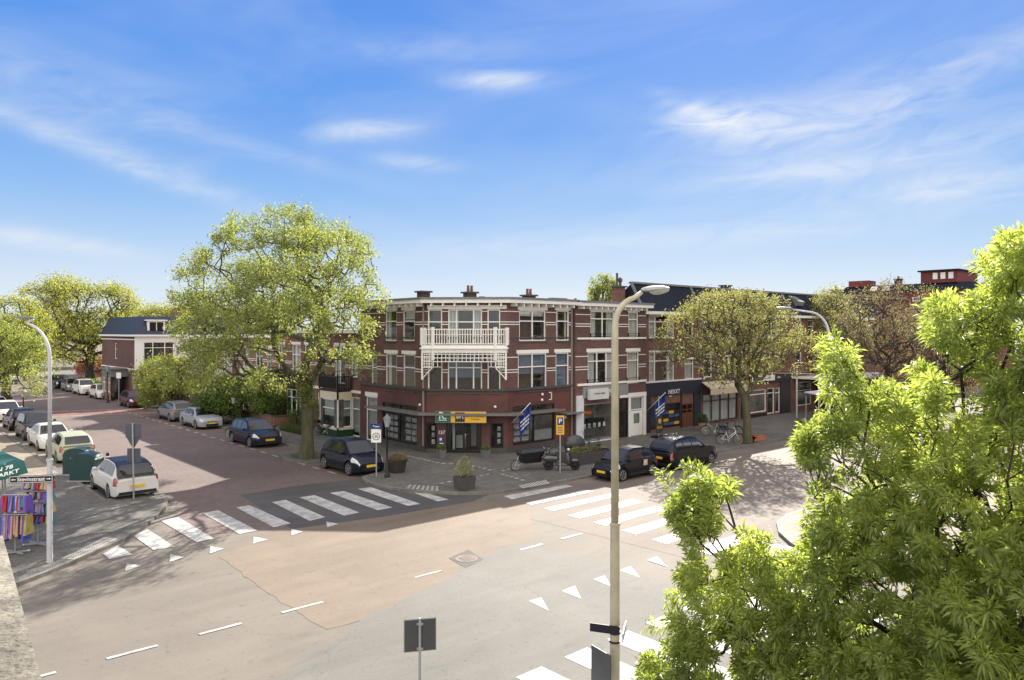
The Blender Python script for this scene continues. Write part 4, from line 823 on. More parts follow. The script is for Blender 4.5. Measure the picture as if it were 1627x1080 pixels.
# terrace on the near side of the shopping street, right of the picture
R = thing('terrace_building', 'brick terrace on the near side of the shopping street beyond the right edge', 'building', (75, 0, 0))
fa, fb2 = F((105, 5), (46, 5)), F((46, 5), (46, -8)); ops = [(a, a+1.5, z, z+1.8) for a in np.arange(1.5, 56, 3.6) for z in (.8, 4.0, 7.0)]; opb = [(a, a+1.3, z, z+1.8) for a in (1.5, 5, 9) for z in (.8, 4.0, 7.0)]
w = MB(); grid_wall(w, fa, 0, 9.6, ops); grid_wall(w, fb2, 0, 9.6, opb); w.face([(46, -8, 0), (105, -8, 0), (105, -8, 9.6), (46, -8, 9.6)]); w.face([(105, -8, 0), (105, 5, 0), (105, 5, 9.6), (105, -8, 9.6)]); mk('wall', w, brick2, R)
for ff_, oo in ((fa, ops), (fb2, opb)):
    for r in oo: window(ff_, r, R, sill=False)
m = MB(); m.band([(105, 5), (46, 5), (46, -8)], -.1, .4, 9.6, 9.85); mk('cornice', m, white, R); m = MB(); m.prism([(46, -8), (105, -8), (105, 5), (46, 5)], 9.62, 9.8); mk('roof', m, felt, R)
R_ = thing('apartment_block', 'distant dark red brick apartment block with rooftop extension above the bare brown tree', 'building', (120, 43, 0))
f = F((113, 52), (113, 33)); f2 = F((113, 33), (130, 33)); op = [(a, a+1.3, z, z+1.6) for a in (1.2, 4.4, 7.6, 10.8, 14, 16.6) for z in (2, 5, 8, 10.9)]
w = MB(); grid_wall(w, f, 0, 13.2, op); grid_wall(w, f2, 0, 13.2, []); w.face([(113, 52, 0), (130, 52, 0), (130, 52, 13.2), (113, 52, 13.2)]); w.face([(130, 33, 0), (130, 52, 0), (130, 52, 13.2), (130, 33, 13.2)]); mk('wall', w, brickd, R_)
for r in op: window(f, r, R_, sill=False, fw=.12)
m = MB(); m.hexa([(112.8, 32.8, 13.2), (130, 32.8, 13.2), (130, 52.2, 13.2), (112.8, 52.2, 13.2), (114, 34, 14.4), (129, 34, 14.4), (129, 51, 14.4), (114, 51, 14.4)]); mk('roof', m, slate, R_)
m = MB(); m.box(113.6, 122, 35.6, 40.3, 14.4, 16.0); at_ = mk('attic', m, brickd, R_)
for v_ in (36.1, 37.1, 38.1): m = MB(); m.box(113.5, 113.6, v_, v_+.6, 14.9, 15.8); mk('attic_window', m, white, R_)
m = MB(); m.box(113.2, 122.3, 35.3, 40.6, 16.0, 16.2); mk('attic_roof', m, slate, R_)
m = MB()


m = MB(); m.box(113.5, 116, 47.5, 50.5, 14.3, 15.2); mk('stair_head', m, brickd, R_)
for v_ in (44.5, 46.2):
    m = MB(); m.hexa([(113.0, v_, 13.5), (113.0, v_+.9, 13.5), (113.6, v_+.9, 14.2), (113.6, v_, 14.2), (112.9, v_, 13.55), (112.9, v_+.9, 13.55), (113.5, v_+.9, 14.25), (113.5, v_, 14.25)]); mk('roof_window', m, white, R_)
chimney(R_, 118, 45, 14.4, 1, .8, 1, 2)
R_ = thing('apartment_block', 'low distant flat roofed brick block left of the dark red apartment block', 'building', (100, 55, 0))
m = MB(); m.box(92, 108, 40, 60, 0, 11.8); mk('wall', m, brickd, R_); m = MB(); m.box(91.7, 108, 39.7, 60, 11.8, 12.1); mk('roof', m, felt, R_)
R_ = thing('far_house', 'small dark gabled house at the far end of the side street', 'house', (8, 134, 0))
m = MB(); m.box(-2, 20, 134, 142, 0, 5.5); mk('wall', m, brick2, R_); m = MB(); m.prism([(-2.5, 133.5), (20.5, 133.5), (20.5, 142), (-2.5, 142)], 5.5, 5.8)
m.face([(-2.5, 133.5, 5.8), (20.5, 133.5, 5.8), (20.5, 138, 9), (-2.5, 138, 9)]); m.face([(-2.5, 142, 5.8), (20.5, 142, 5.8), (20.5, 138, 9), (-2.5, 138, 9)]); m.face([(20.5, 133.5, 5.8), (20.5, 142, 5.8), (20.5, 138, 9)]); mk('roof', m, slate, R_)
for a in (1, 6, 11, 16): m = MB(); m.box(a, a+1.6, 133.93, 134.0, 1.2, 3.0); q = mk('window', m, carglass, R_); m = MB(); m.box(a-.1, a+1.7, 133.9, 133.95, .95, 1.1); p = mk('sill', m, white); p.parent = q
# the stucco parapet of the balcony the photo is taken from
P_ = thing('stucco_parapet', 'cream stucco parapet edge of the near house in the bottom left corner', 'parapet', (-1.5, 4.5, 0))
def xy(X, Y): return (X*AX[0]+Y*AY[0], X*AX[1]+Y*AY[1])
m = MB(); pp = [xy(-.35, .9), xy(-1.62, 2.55), xy(-3.0, 4.36), xy(-5.2, 3.2), xy(-3, -.6)]; m.prism(pp, 0, 6.3); mk('parapet_wall', m, pm('stucco_cream', (.27, .245, .19), .9, .5, 5, bump=1, var2=.5, scale2=4), P_)

# ================================================================= cars
def paintm(name, c, metal=.3, rough=.3): return pm(name, c, rough+.05, .03, 2, metal=metal*.4, coat=.25, spec=.25)
def interp(pts, x):
    for (a, p), (b, q) in zip(pts, pts[1:]):
        if x <= b: return p+(q-p)*max(0, (x-a))/(b-a)
    return pts[-1][1]
TY = dict(
 hatch=dict(L=4.3, W=1.8, H=1.5, wb=2.65, fo=.86, top=[(0, .80), (.04, .93), (.5, .93), (.72, .93), (.80, .90), (.92, .80), (1, .62)], roof=[(.02, .93), (.10, 1.32), (.22, 1.46), (.45, 1.5), (.56, 1.45), (.76, .93)], wf=(.57, .755), rf=(.03, .13), side=[(.14, .27), (.285, .44), (.455, .64)]),
 city=dict(L=3.6, W=1.66, H=1.5, wb=2.32, fo=.70, top=[(0, .80), (.05, .93), (.5, .93), (.74, .93), (.84, .86), (.94, .76), (1, .55)], roof=[(.03, .93), (.13, 1.34), (.25, 1.47), (.48, 1.5), (.60, 1.43), (.79, .93)], wf=(.61, .78), rf=(.04, .15), side=[(.17, .30), (.32, .66)]),
 suv=dict(L=4.6, W=1.88, H=1.65, wb=2.75, fo=.9, top=[(0, .9), (.03, 1.05), (.5, 1.06), (.72, 1.05), (.82, 1.02), (.94, .93), (1, .72)], roof=[(.015, 1.05), (.09, 1.48), (.2, 1.62), (.42, 1.65), (.56, 1.59), (.74, 1.05)], wf=(.57, .735), rf=(.025, .12), side=[(.13, .26), (.275, .43), (.445, .63)]),
 sedan=dict(L=4.6, W=1.82, H=1.42, wb=2.7, fo=.9, top=[(0, .82), (.03, .96), (.16, .97), (.5, .93), (.70, .92), (.80, .87), (.93, .77), (1, .58)], roof=[(.13, .95), (.27, 1.34), (.36, 1.41), (.5, 1.42), (.57, 1.37), (.74, .92)], wf=(.58, .735), rf=(.14, .265), side=[(.25, .34), (.355, .46), (.475, .65)]),
)
CARN = 0
def car(label, ty, u, v, hd, pmat, cat='car', scale=1.08, dark_roof=False, rails=False, low=(.012, .012, .013), group=None):
    T = TY[ty]; L, W_ = T['L'], T['W']; R = thing('parked_car', label, cat, (u, v, .006), hd, group); R.scale = (scale,)*3
    wf = L-T['fo']; wr = wf-T['wb']; wz = .31; ar = .365; hw = W_/2
    P = lambda n, mb, mt, par=R, **k: mk(n, mb, mt, par, world=False, **k)
    X = sorted(set([0, .03, .08, .16, .3, .5]+[wr+ar*math.cos(math.radians(t)) for t in range(0, 181, 15)]+[wf+ar*math.cos(math.radians(t)) for t in range(0, 181, 15)]+[L*i/18 for i in range(1, 18)]+[L-.5, L-.3, L-.16, L-.08, L-.03, L]))
    X = [x for i, x in enumerate(X) if i == 0 or x-X[i-1] > .012]
    def hwid(x):
        e = 1.0
        if x < .5: e = .86+.14*math.sin(math.pi/2*x/.5)
        if x > L-.8: e = .78+.22*math.sin(math.pi/2*(L-x)/.8)
        return hw*e
    def arch(x):
        z = .21
        for w_ in (wr, wf):
            if abs(x-w_) < ar: z = max(z, wz+math.sqrt(max(0, ar*ar-(x-w_)**2)))
        return z
    def sect(x):
        h = hwid(x); t = interp(T['top'], x/L); a = arch(x); zb = .2
        if x < .1: zb = .30-x
        if x > L-.1: zb = .22
        z1 = max(zb, a)
        pts = [(0, zb), (h*.62, zb), (h*.66, z1), (h*.97, z1), (h*1.0, max(z1+.02, .36)), (h*1.005, max(z1+.04, .52)), (h*.985, max(.62, z1+.05)), (h*.975, .70 if t > .78 else t*.86), (h*.95, t-.045), (h*.88, t), (h*.5, t+.02), (0, t+.028)]
        pts = [(p, min(z, t-.012*(8-i)) if 2 < i < 8 else z) for i, (p, z) in enumerate(pts)]
        out = []
        for i, (y, z) in enumerate(pts):
            dx = 0
            if x > L-.35: dx = -.28*max(0, (z-.5))*((x-(L-.35))/.35)
            if x < .3: dx = .16*max(0, (z-.55))*((.3-x)/.3)
            out.append((x+dx-L/2, y, z))
        return out
    SS = [sect(x) for x in X]; ns = len(SS[0])
    m = MB(); idx = []
    for s in SS:
        ring = []
        for p in s: ring.append(len(m.v)); m.v.append(p)
        for p in s[1:-1][::-1]: ring.append(len(m.v)); m.v.append((p[0], -p[1], p[2]))
        idx.append(ring)
    nr = len(idx[0])
    for a, b in zip(idx, idx[1:]):
        for j in range(nr): m.f.append((a[j], a[(j+1) % nr], b[(j+1) % nr], b[j])); m.m.append(0)
    m.f.append(tuple(idx[0])); m.m.append(0); m.f.append(tuple(idx[-1])); m.m.append(0)
    P('body', m, pmat, angle=38)
    def bpatch(name, x0, x1, k0, k1, mt, off=.008, side=0, par=R):
        m = MB(); xs = [i for i, x in enumerate(X) if x0 <= x <= x1]
        for sg in ((1, -1) if side == 0 else (side,)):
            for a, b in zip(xs, xs[1:]):
                for k in range(k0, k1):
                    q = [SS[a][k], SS[a][k+1], SS[b][k+1], SS[b][k]]; q = [Vector((p[0], p[1]*sg, p[2])) for p in q]
                    n = (q[1]-q[0]).cross(q[2]-q[0]); n = n.normalized() if n.length > 1e-9 else Vector((0, 0, 1))
                    if n.y*sg < -.01 or (abs(n.y) < .01 and n.z < 0): n = -n
                    m.face([p+n*off for p in q])
        return P(name, m, mt, par)
    for sd in (1, -1):
        bpatch('headlight', L-.5, L+.1, 6, 9, lampc, side=sd); bpatch('tail_light', -.1, .24, 6, 9 if ty != 'suv' else 8, lampr, side=sd)
    trim = pm('car_trim', low, .6, .1, 4)
    for sd in (1, -1): bpatch('side_skirt', wr+ar+.02, wf-ar-.02, 3, 4, trim, .006, side=sd)
    m = MB(); e = hwid(L)*.62; m.box(L/2-.03, L/2+.02, -e, e, .24, .40); m.box(L/2-.06, L/2+.0, -e*.7, e*.7, .47, .56); P('grille', m, black)
    m = MB(); m.box(L/2+.0, L/2+.035, -.26, .26, .40, .51); P('number_plate', m, plate_y)
    m = MB(); m.box(-L/2-.02, -L/2+.04, -.26, .26, .52 if ty != 'suv' else .6, .63 if ty != 'suv' else .71); P('number_plate', m, plate_y)
    m = MB(); e = hwid(0)*.9; m.box(-L/2-.012, -L/2+.05, -e, e, .26, .38); P('rear_bumper_trim', m, trim)
    # cabin
    ro = [(a*L, z) for a, z in T['roof']]; xa, xb = ro[0][0], ro[-1][0]
    CX_ = sorted(set([xa, xb]+[xa+(xb-xa)*i/26 for i in range(27)]+[a for a, _ in ro]))
    def smooth_roof(x):
        return (interp(ro, x-.05)+interp(ro, x)+interp(ro, x+.05))/3 if xa+.06 < x < xb-.06 else interp(ro, x)
    def cab(x):
        zb = interp(T['top'], x/L)-.02; zr = max(smooth_roof(x), zb+.012); hb = hwid(x)*.88; full = (T['H']-zb); fr = (zr-zb)/full
        hr = hb-(hb-hw*.66)*fr
        return zb, zr, hb, hr
    m = MB(); idx = []
    for x in CX_:
        zb, zr, hb, hr = cab(x); q = min(.05, (zr-zb)*.5); row = [(hb, zb), (hr+.01, zr-q), (hr*.93, zr), (hr*.5, zr+.02*(zr-zb)), (0, zr+.03*(zr-zb))]
        row = row+[(-y, z) for y, z in row[:-1][::-1]]; idx.append([len(m.v)+i for i in range(len(row))]); m.v += [(x-L/2, y, z) for y, z in row]
    for a, b in zip(idx, idx[1:]):
        for j in range(len(a)-1): m.f.append((a[j], a[j+1], b[j+1], b[j])); m.m.append(1 if (dark_roof and 1 <= j <= 6) else 0)
    P('cabin', m, [pmat, black], angle=40)
    def top_patch(name, x0, x1, mt, y0=.9, off=.012):
        m = MB(); n = 6; rows = []
        for i in range(n+1):
            x = x0+(x1-x0)*i/n; zb, zr, hb, hr = cab(x); sl = (smooth_roof(x+.02)-smooth_roof(x-.02))/.04; nx = -sl/math.sqrt(1+sl*sl); nz = 1/math.sqrt(1+sl*sl)
            rows.append([(x-L/2+nx*off, hr*y0*k, zr+.025*(zr-zb)*(1-abs(k))+nz*off) for k in (-1, -.5, 0, .5, 1)])
        for a, b in zip(rows, rows[1:]):
            for j in range(4): m.face([a[j], a[j+1], b[j+1], b[j]])
        return P(name, m, mt, smooth=True)
    top_patch('windscreen', T['wf'][0]*L, T['wf'][1]*L, carglass); top_patch('rear_window', T['rf'][0]*L+.03, T['rf'][1]*L, carglass, .84)
    for sg in (1, -1):
        for (a, b) in T['side']:
            m = MB(); n = 7; rows = []
            for i in range(n+1):
                x = (a+(b-a)*i/n)*L; zb, zr, hb, hr = cab(x); z0 = zb+.045; z1 = max(z0+.01, zr-.085)
                yy = lambda z: hb+(hr+.01-hb)*(z-zb)/max(.02, (zr-.05-zb))
                rows.append(((x-L/2, sg*(yy(z0)+.012), z0), (x-L/2, sg*(yy(z1)+.012), z1)))
            for p, q in zip(rows, rows[1:]): m.face([p[0], q[0], q[1], p[1]])
            P('side_window', m, carglass)
        x = T['side'][-1][1]*L; zb, zr, hb, hr = cab(x); m = MB(); m.ball((x-L/2+.02, sg*(hb+.14), zb+.08), .1, (.7, 1, .75), 8); m.bar((x-L/2, sg*(hb-.02), zb+.03), (x-L/2, sg*(hb+.12), zb+.05), .04); P('wing_mirror', m, pmat, smooth=True)
        m = MB()
        for (a, b) in T['side'][-2:]: xx = a*L+.1; m.box(xx-L/2, xx+.16-L/2, sg*hw*.985-.02, sg*hw*.985+.02, .74, .77)
        P('door_handle', m, pmat)
        if rails: m = MB(); m.tube([(.25*L-L/2, sg*hw*.6, T['H']-.02), (.3*L-L/2, sg*hw*.62, T['H']+.05), (.55*L-L/2, sg*hw*.62, T['H']+.03), (.6*L-L/2, sg*hw*.6, T['H']-.04)], .02, 6); P('roof_rail', m, blackm)
    for xw in (wr, wf):
        for sg in (1, -1):
            w_ = thing('t', 'x', 'y') if False else None
            y0 = sg*(hw-.11); m = MB(); m.lathe([(.2, -.1), (.29, -.1), (.315, -.07), (.315, .07), (.29, .1), (.2, .1)], (xw-L/2, y0, wz), 20, 'y'); wh = P('wheel', m, rubber, angle=40)
            m = MB(); yo = y0+sg*.085
            m.torus((xw-L/2, yo, wz), .2, .022, 'y', 20, 5)
            for k in range(5):
                t = 2*math.pi*k/5+.3; m.bar((xw-L/2, yo, wz), (xw-L/2+.2*math.cos(t), yo, wz+.2*math.sin(t)), .05, .03)
            m.lathe([(.05, -.02), (.05, .025)], (xw-L/2, yo, wz), 10, 'y'); r = P('rim', m, rimm, wh); m = MB(); m.lathe([(.2, -.01), (.2, 0)], (xw-L/2, yo-sg*.05, wz), 16, 'y'); P('brake_disc', m, darkst, wh)
    return R
white_c = paintm('car_white', (.62, .61, .57), .05); silver = paintm('car_silver', (.35, .36, .38), .6, .3); blackc = paintm('car_black', (.006, .006, .008), .0, .15); navyc = paintm('car_navy', (.008, .012, .024), .2, .18)
palegr = paintm('car_pale_green', (.40, .42, .30), .1); greyc = paintm('car_grey', (.2, .2, .21), .6); brownc = paintm('car_brown', (.05, .045, .04), .4); redc = paintm('car_dark_red', (.08, .02, .02), .3)
N90 = math.pi/2; gl = 'cars parked along the left kerb'; grt = 'cars parked in front of the terrace'
car('white hatchback with dark glossy roof, parked in the bay beside the sign post', 'hatch', 9.4, 38.15, N90, white_c, dark_roof=True, scale=1.12)
car('pale green hatchback parked behind the two dark green waste containers', 'hatch', 9.5, 50.3, N90, palegr, group=gl)
car('white saloon car parked just beyond the pale green hatchback', 'sedan', 9.5, 56.1, -N90, white_c, group=gl)
car('black off-road car parked between the white saloon and the black hatchback', 'suv', 9.6, 61.9, -N90, brownc, group=gl)
car('black hatchback with red tail lights parked next to the small globe lantern', 'hatch', 9.6, 68.6, N90, blackc, group=gl)
car('white estate car at the left edge, behind the black hatchback', 'hatch', 9.6, 75.8, -N90, white_c, group=gl)
car('grey car furthest along the left kerb, cut by the left edge', 'sedan', 9.6, 82.5, -N90, greyc, group=gl)
car('small dark blue hatchback parked between the big tree trunk and the speed sign', 'city', 20.1, 35.75, -N90, navyc, scale=1.15, group=grt)
car('dark blue hatchback with bright wheels parked left of the big tree trunk', 'hatch', 20.05, 48.6, -N90, navyc, scale=1.12, group=grt)
car('silver coupe parked nose to nose before the terrace, in front of the clipped tree', 'sedan', 20.5, 60.3, -N90, silver, group=grt)
car('silver hatchback with red tail light parked behind the silver coupe', 'hatch', 20.5, 66.6, N90, greyc, group=grt)
car('dark red car half hidden by the round shrub in the kerb', 'hatch', 21.0, 81.0, -N90, redc, group=grt)
car('white compact car nearest of the row by the far tree trunk', 'hatch', 20.9, 93.6, -N90, white_c, group=grt)
car('white off-road car second in the row by the far tree trunk', 'suv', 20.7, 101, -N90, white_c, group=grt)
car('dark car third in the row by the far tree trunk', 'hatch', 20.6, 107.5, -N90, greyc, group=grt)
car('black estate car furthest in the row by the far tree trunk', 'suv', 20.5, 114, -N90, blackc, group=grt)
car('white car crossing far away at the end of the side street', 'suv', 15.5, 127, 0, white_c)
c5 = car('tiny black city car with pale square sticker on its door, behind the tall lamp post', 'city', 29.85, 24.85, math.pi, blackc, scale=1.02)
m = MB(); m.box(-.75, -.45, .846, .852, .62, .9); q = mk('door_sticker', m, pm('sticker', (.5, .42, .33), .5, .3, 12), c5, world=False)
car('black off-road car parked in front of the tiny black city car', 'suv', 34.95, 24.85, 0, blackc, rails=True, scale=1.0)

# ================================================================= two-wheelers
def wheel_b(R, x, z, r, name='wheel', fat=.022):
    m = MB(); m.torus((x, 0, z), r, fat, 'y', 22, 5); w = mk(name, m, rubber, R, smooth=True, world=False)
    m = MB()
    for k in range(8): t = math.pi*k/8; m.bar((x-r*math.cos(t), 0, z-r*math.sin(t)), (x+r*math.cos(t), 0, z+r*math.sin(t)), .008)
    m.torus((x, 0, z), r-fat, .012, 'y', 20, 4); m.lathe([(.03, -.05), (.03, .05)], (x, 0, z), 8, 'y'); mk('spokes', m, galv, w, world=False); return w
def bicycle(label, p, hd, fmat, bags=None, z=.127, step=True, lean=.1, group=None, crate=False):
    R = thing('bicycle', label, 'bicycle', (p[0], p[1], z), hd, group); R.rotation_euler = (lean, 0, hd); P = lambda n, mb, mt, **k: mk(n, mb, mt, R, world=False, **k)
    wheel_b(R, -.55, .35, .33); wheel_b(R, .57, .35, .33)
    m = MB(); bb = (-.08, 0, .3); st = (-.24, 0, .78); hdt = (.36, 0, .92); hb = (.4, 0, .72)
    for a, b in ((bb, st), (bb, hb), ((-.2, 0, .62) if not step else (-.14, 0, .45), (.38, 0, .82)), (st, (-.24, 0, .9)), (hdt, hb), (hb, (.57, 0, .35)), (bb, (-.55, 0, .35)), ((-.22, 0, .72), (-.55, 0, .35))): m.tube([a, b], .02, 6)
    m.tube([(.34, 0, .9), (.33, 0, 1.05), (.3, -.1, 1.1), (.12, -.28, 1.06)], .014, 6); m.tube([(.33, 0, 1.05), (.3, .1, 1.1), (.12, .28, 1.06)], .014, 6); P('frame', m, fmat, smooth=True)
    m = MB(); m.ball((-.26, 0, .95), .14, (1, .65, .35)); P('saddle', m, black, smooth=True)
    m = MB(); m.box(-.8, -.3, -.06, .06, .72, .745); m.tube([(-.75, 0, .72), (-.55, 0, .38)], .01, 5)
    for x in (-.55, .57): m.tube([(x+.37*math.cos(t), 0, .35+.37*math.sin(t)) for t in [math.radians(20+k*14) for k in range(11)]], .02, 4)
    P('carrier', m, black)
    m = MB(); m.lathe([(.09, -.02), (.09, .02)], (-.08, 0, .3), 12, 'y'); m.bar((-.08, .05, .3), (.0, .08, .16), .02); m.bar((-.08, -.05, .3), (-.16, -.08, .44), .02); m.box(-.05, .05, .07, .16, .145, .165); m.box(-.21, -.11, -.16, -.07, .43, .45); P('crank', m, galv)
    if bags:
        for s in (-1, 1): m = MB(); m.ball((-.58, s*.16, .56), .2, (1, .55, .85), 8); P('pannier', m, bags, smooth=True)
    if crate: m = MB(); m.box(.5, .85, -.18, .18, .85, 1.08); P('crate', m, black)
    return R
whiteb = pm('bike_white', (.6, .62, .68), .3, .05, 3)
g = G(1168, 699, .12); bicycle('white step-through bicycle leaning against the leafy street tree', G(1159, 705.5, .12), -.72, whiteb, group='bicycles by the street tree')
g = G(1134, 692, .12); bicycle('dark bicycle with bulky blue pannier bags behind the white bicycle', g, 2.3, galv, bags=pm('bag_blue', (.03, .08, .35), .6), group='bicycles by the street tree')
g = G(1160, 693, .12); bicycle('black bicycle squeezed between the white bicycle and the tree', g, -.55, black, group='bicycles by the street tree')
g = G(946, 733, .12); bicycle('black bicycle parked at the right end of the long planter', g, 2.5, black)
g = G(377, 696, .12); bicycle('black bicycle against the lantern post behind the dark blue hatchback', g, 2.3, black)
g = G(514, 692, .12); bicycle('black bicycle with pale basket standing before the bay window', g, 2.0, black, crate=True, group='bicycles beside the bay window')
g = G(530, 690, .12); bicycle('black bicycle closest to the cream bay window', g, 2.3, black, group='bicycles beside the bay window')
g = G(1305, 672, .12); bicycle('bicycle wheel showing at the edge of the near foliage', g, 1.0, black)
for k, (x, y) in enumerate(((166, 634), (180, 633), (194, 634))):
    g = G(x, y, 0); bicycle(('grey bicycle leftmost in the cluster beside the brown outbuilding', 'black bicycle in the middle of the cluster beside the brown outbuilding', 'black bicycle nearest the brown outbuilding wall')[k], g, 1+k*.5, galv if k == 0 else black, z=.01, group='bicycles by the brown outbuilding')
def scooter(label, p, hd, col):
    R = thing('motor_scooter', label, 'scooter', (p[0], p[1], .127), hd); P = lambda n, mb, mt, **k: mk(n, mb, mt, R, world=False, **k)
    for x in (-.6, .65):
        m = MB(); m.torus((x, 0, .24), .18, .06, 'y', 18, 7); m.lathe([(.13, -.04), (.13, .04)], (x, 0, .24), 14, 'y'); P('wheel', m, rubber, smooth=True)
    m = MB(); m.ball((-.5, 0, .55), .33, (1.25, .5, .62), 12); m.hexa([(-.3, -.16, .24), (.4, -.16, .24), (.4, .16, .24), (-.3, .16, .24), (-.3, -.17, .34), (.4, -.17, .32), (.4, .17, .32), (-.3, .17, .34)]); P('body', m, col, smooth=True)
    m = MB(); m.hexa([(.32, -.2, .3), (.42, -.2, .3), (.42, .2, .3), (.32, .2, .3), (.2, -.22, .85), (.32, -.14, .9), (.32, .14, .9), (.2, .22, .85)]); m.ball((.62, 0, .45), .2, (1.2, .5, .5), 8); P('leg_shield', m, col, angle=40)
    m = MB(); m.tube([(.6, 0, .25), (.3, 0, .95)], .035, 8); m.tube([(.22, -.32, 1.05), (.28, 0, 1.0), (.22, .32, 1.05)], .02, 6); P('handlebar', m, blackm)
    m = MB(); m.ball((.33, 0, .98), .1, (.8, 1, .8), 8); P('headlight', m, lampc, smooth=True)
    m = MB(); m.ball((-.4, 0, .76), .3, (1.3, .45, .22), 10); P('seat', m, black, smooth=True)
    m = MB(); m.ball((-.9, 0, .6), .07, (.6, 1, 1), 6); P('tail_light', m, lampr, smooth=True)
    for s in (-1, 1): m = MB(); m.tube([(.23, s*.25, 1.05), (.2, s*.3, 1.22)], .01, 5); m.ball((.2, s*.32, 1.24), .06, (.4, 1, .7), 6); P('mirror', m, black, smooth=True)
    m = MB(); m.bar((-.1, 0, .25), (-.15, .2, .02), .02); P('kick_stand', m, blackm)
    return R
g = G(891, 746, .12); sc_ = scooter('dark grey motor scooter standing behind the yellow parking sign post', G(892, 747, .12), -.726, pm('scooter_grey', (.035, .04, .045), .25, .1, 3, coat=1)); sc_.scale = (1.12,)*3
g = G(905, 727, .12)
cb = thing('covered_cargo_bike', 'black cargo bicycle with dome shaped rain tent behind the motor scooter', 'cargo bike', (g.x, g.y, .127), -.6); P = lambda n, mb, mt, par=cb, **k: mk(n, mb, mt, par, world=False, **k)
wheel_b(cb, -.9, .33, .3); wheel_b(cb, 1.0, .28, .24)
m = MB(); m.tube([(-.9, 0, .33), (-.5, 0, .3), (.9, 0, .28)], .025); m.tube([(-.5, 0, .3), (-.6, 0, .95)], .02); m.tube([(-.3, -.3, 1.1), (-.2, 0, 1.0), (-.3, .3, 1.1)], .02); P('frame', m, blackm)
m = MB(); m.box(-.2, .85, -.33, .33, .3, .7); P('box', m, black)
m = MB(); m.ball((.3, 0, .75), .62, (1.05, .58, .95), 12); P('rain_tent', m, pm('tent_grey', (.05, .055, .06), .3, .2, 3), smooth=True)
m = MB(); m.ball((-.6, 0, .98), .14, (1, .65, .35)); P('saddle', m, black, smooth=True)
ga, gb_ = G(829, 752, .12), G(860, 740, .12); g = (ga+gb_)/2; dv = ga-gb_; dv = dv.lerp(Vector((-AX[0], -AX[1]))*dv.length, .55)
cb = thing('cargo_bike', 'long cargo bicycle with black covered box on the corner pavement', 'cargo bike', (g.x, g.y, .127), math.atan2(dv.y, dv.x))
wheel_b(cb, -1.0, .33, .31); wheel_b(cb, 1.0, .30, .27)
P = lambda n, mb, mt, par=cb, **k: mk(n, mb, mt, par, world=False, **k)
m = MB(); m.tube([(-1, 0, .33), (-.6, 0, .36), (.9, 0, .3)], .025); m.tube([(-.6, 0, .36), (-.72, 0, 1.0)], .02); m.tube([(-1.0, 0, .33), (-.9, 0, .95), (-.9, -.3, 1.1)], .02); m.tube([(-.9, 0, .95), (-.9, .3, 1.1)], .02); m.tube([(1, 0, .3), (.8, 0, .8)], .02); P('frame', m, galv)
m = MB(); m.hexa([(-.45, -.22, .4), (.6, -.22, .4), (.6, .22, .4), (-.45, .22, .4), (-.6, -.36, 1.0), (.8, -.34, .95), (.8, .34, .95), (-.6, .36, 1.0)]); P('box', m, black, angle=30)
m = MB(); m.hexa([(-.62, -.38, 1.0), (.82, -.36, .95), (.82, .36, .95), (-.62, .38, 1.0), (-.5, -.2, 1.12), (.7, -.2, 1.1), (.7, .2, 1.1), (-.5, .2, 1.12)]); P('box_cover', m, pm('cover', (.02, .022, .025), .5, .2, 5), angle=30)
m = MB(); m.ball((-.85, 0, 1.0), .13, (1, .65, .4)); P('saddle', m, black, smooth=True)

# ================================================================= posts, lamps and signs
def lamp_post(label, base, h, arm_dir, arm, r0, r1, mt, head='cobra', hlen=.75, bend=1.1, z0=.12, droop=0):
    R = thing('street_lamp', label, 'street lamp', (base[0], base[1], z0)); a = Vector(arm_dir).normalized()
    P = lambda n, mb, m_, **k: mk(n, mb, m_, R, world=False, **k)
    pts = [(0, 0, 0), (0, 0, h*.42)]; rs = [r0, r0*.9]
    m = MB(); m.tube(pts, rs, 16); m.tube([(0, 0, h*.42), (0, 0, h*.42+.06)], r0*1.1, 16); P('post_base', m, mt, smooth=False, angle=40)
    pts = [(0, 0, h*.42+.06), (0, 0, h-bend)]; rs = [r1*1.15, r1]
    for k in range(1, 8): t = k/7*math.radians(78); pts.append((a.x*bend*.8*(1-math.cos(t)), a.y*bend*.8*(1-math.cos(t)), h-bend+bend*.95*math.sin(t))); rs.append(r1*(1-.04*k))
    l = Vector(pts[-1]); e = l+Vector((a.x*(arm-bend*.8), a.y*(arm-bend*.8), .12-droop)); pts.append(tuple(e)); rs.append(r1*.6)
    m = MB(); m.tube(pts, rs, 14); P('post', m, mt, smooth=True)
    b = Vector((-a.y, a.x))
    def F3(x, y, z): return (e.x+a.x*x+b.x*y, e.y+a.y*x+b.y*y, e.z+z)
    wd = .17*hlen/.75 if head == 'cobra' else .11*hlen/.75
    def shell(z0, hup, hdn, x0, x1, w):
        m = MB(); rings = []
        for t in range(1, 16):
            f_ = t/16; x = x0+(x1-x0)*f_; s_ = math.sin(math.pi*f_**.85)**.55; rings.append([F3(x, w*s_*math.cos(q), z0+.07*x+(hup if math.sin(q) > 0 else hdn)*s_*math.sin(q)) for q in [2*math.pi*k/16 for k in range(16)]])
        for p, q in zip(rings, rings[1:]):
            for k in range(16): m.face([p[k], p[(k+1) % 16], q[(k+1) % 16], q[k]])
        m.face(rings[0]); m.face(rings[-1]); return m
    P('lamp_head', shell(.03, wd*.62, wd*.2, -.06, hlen, wd), pm('lamp_head_grey', (.36, .36, .35), .5, .1, 3) if head == 'cobra' else leadm, angle=60)
    P('lamp_glass', shell(.02, .01, wd*.72 if head == 'cobra' else .05, hlen*.22, hlen*.97, wd*.86), pm('lamp_glass', (.4, .41, .36), .12, .2, 6), angle=60)
    return R
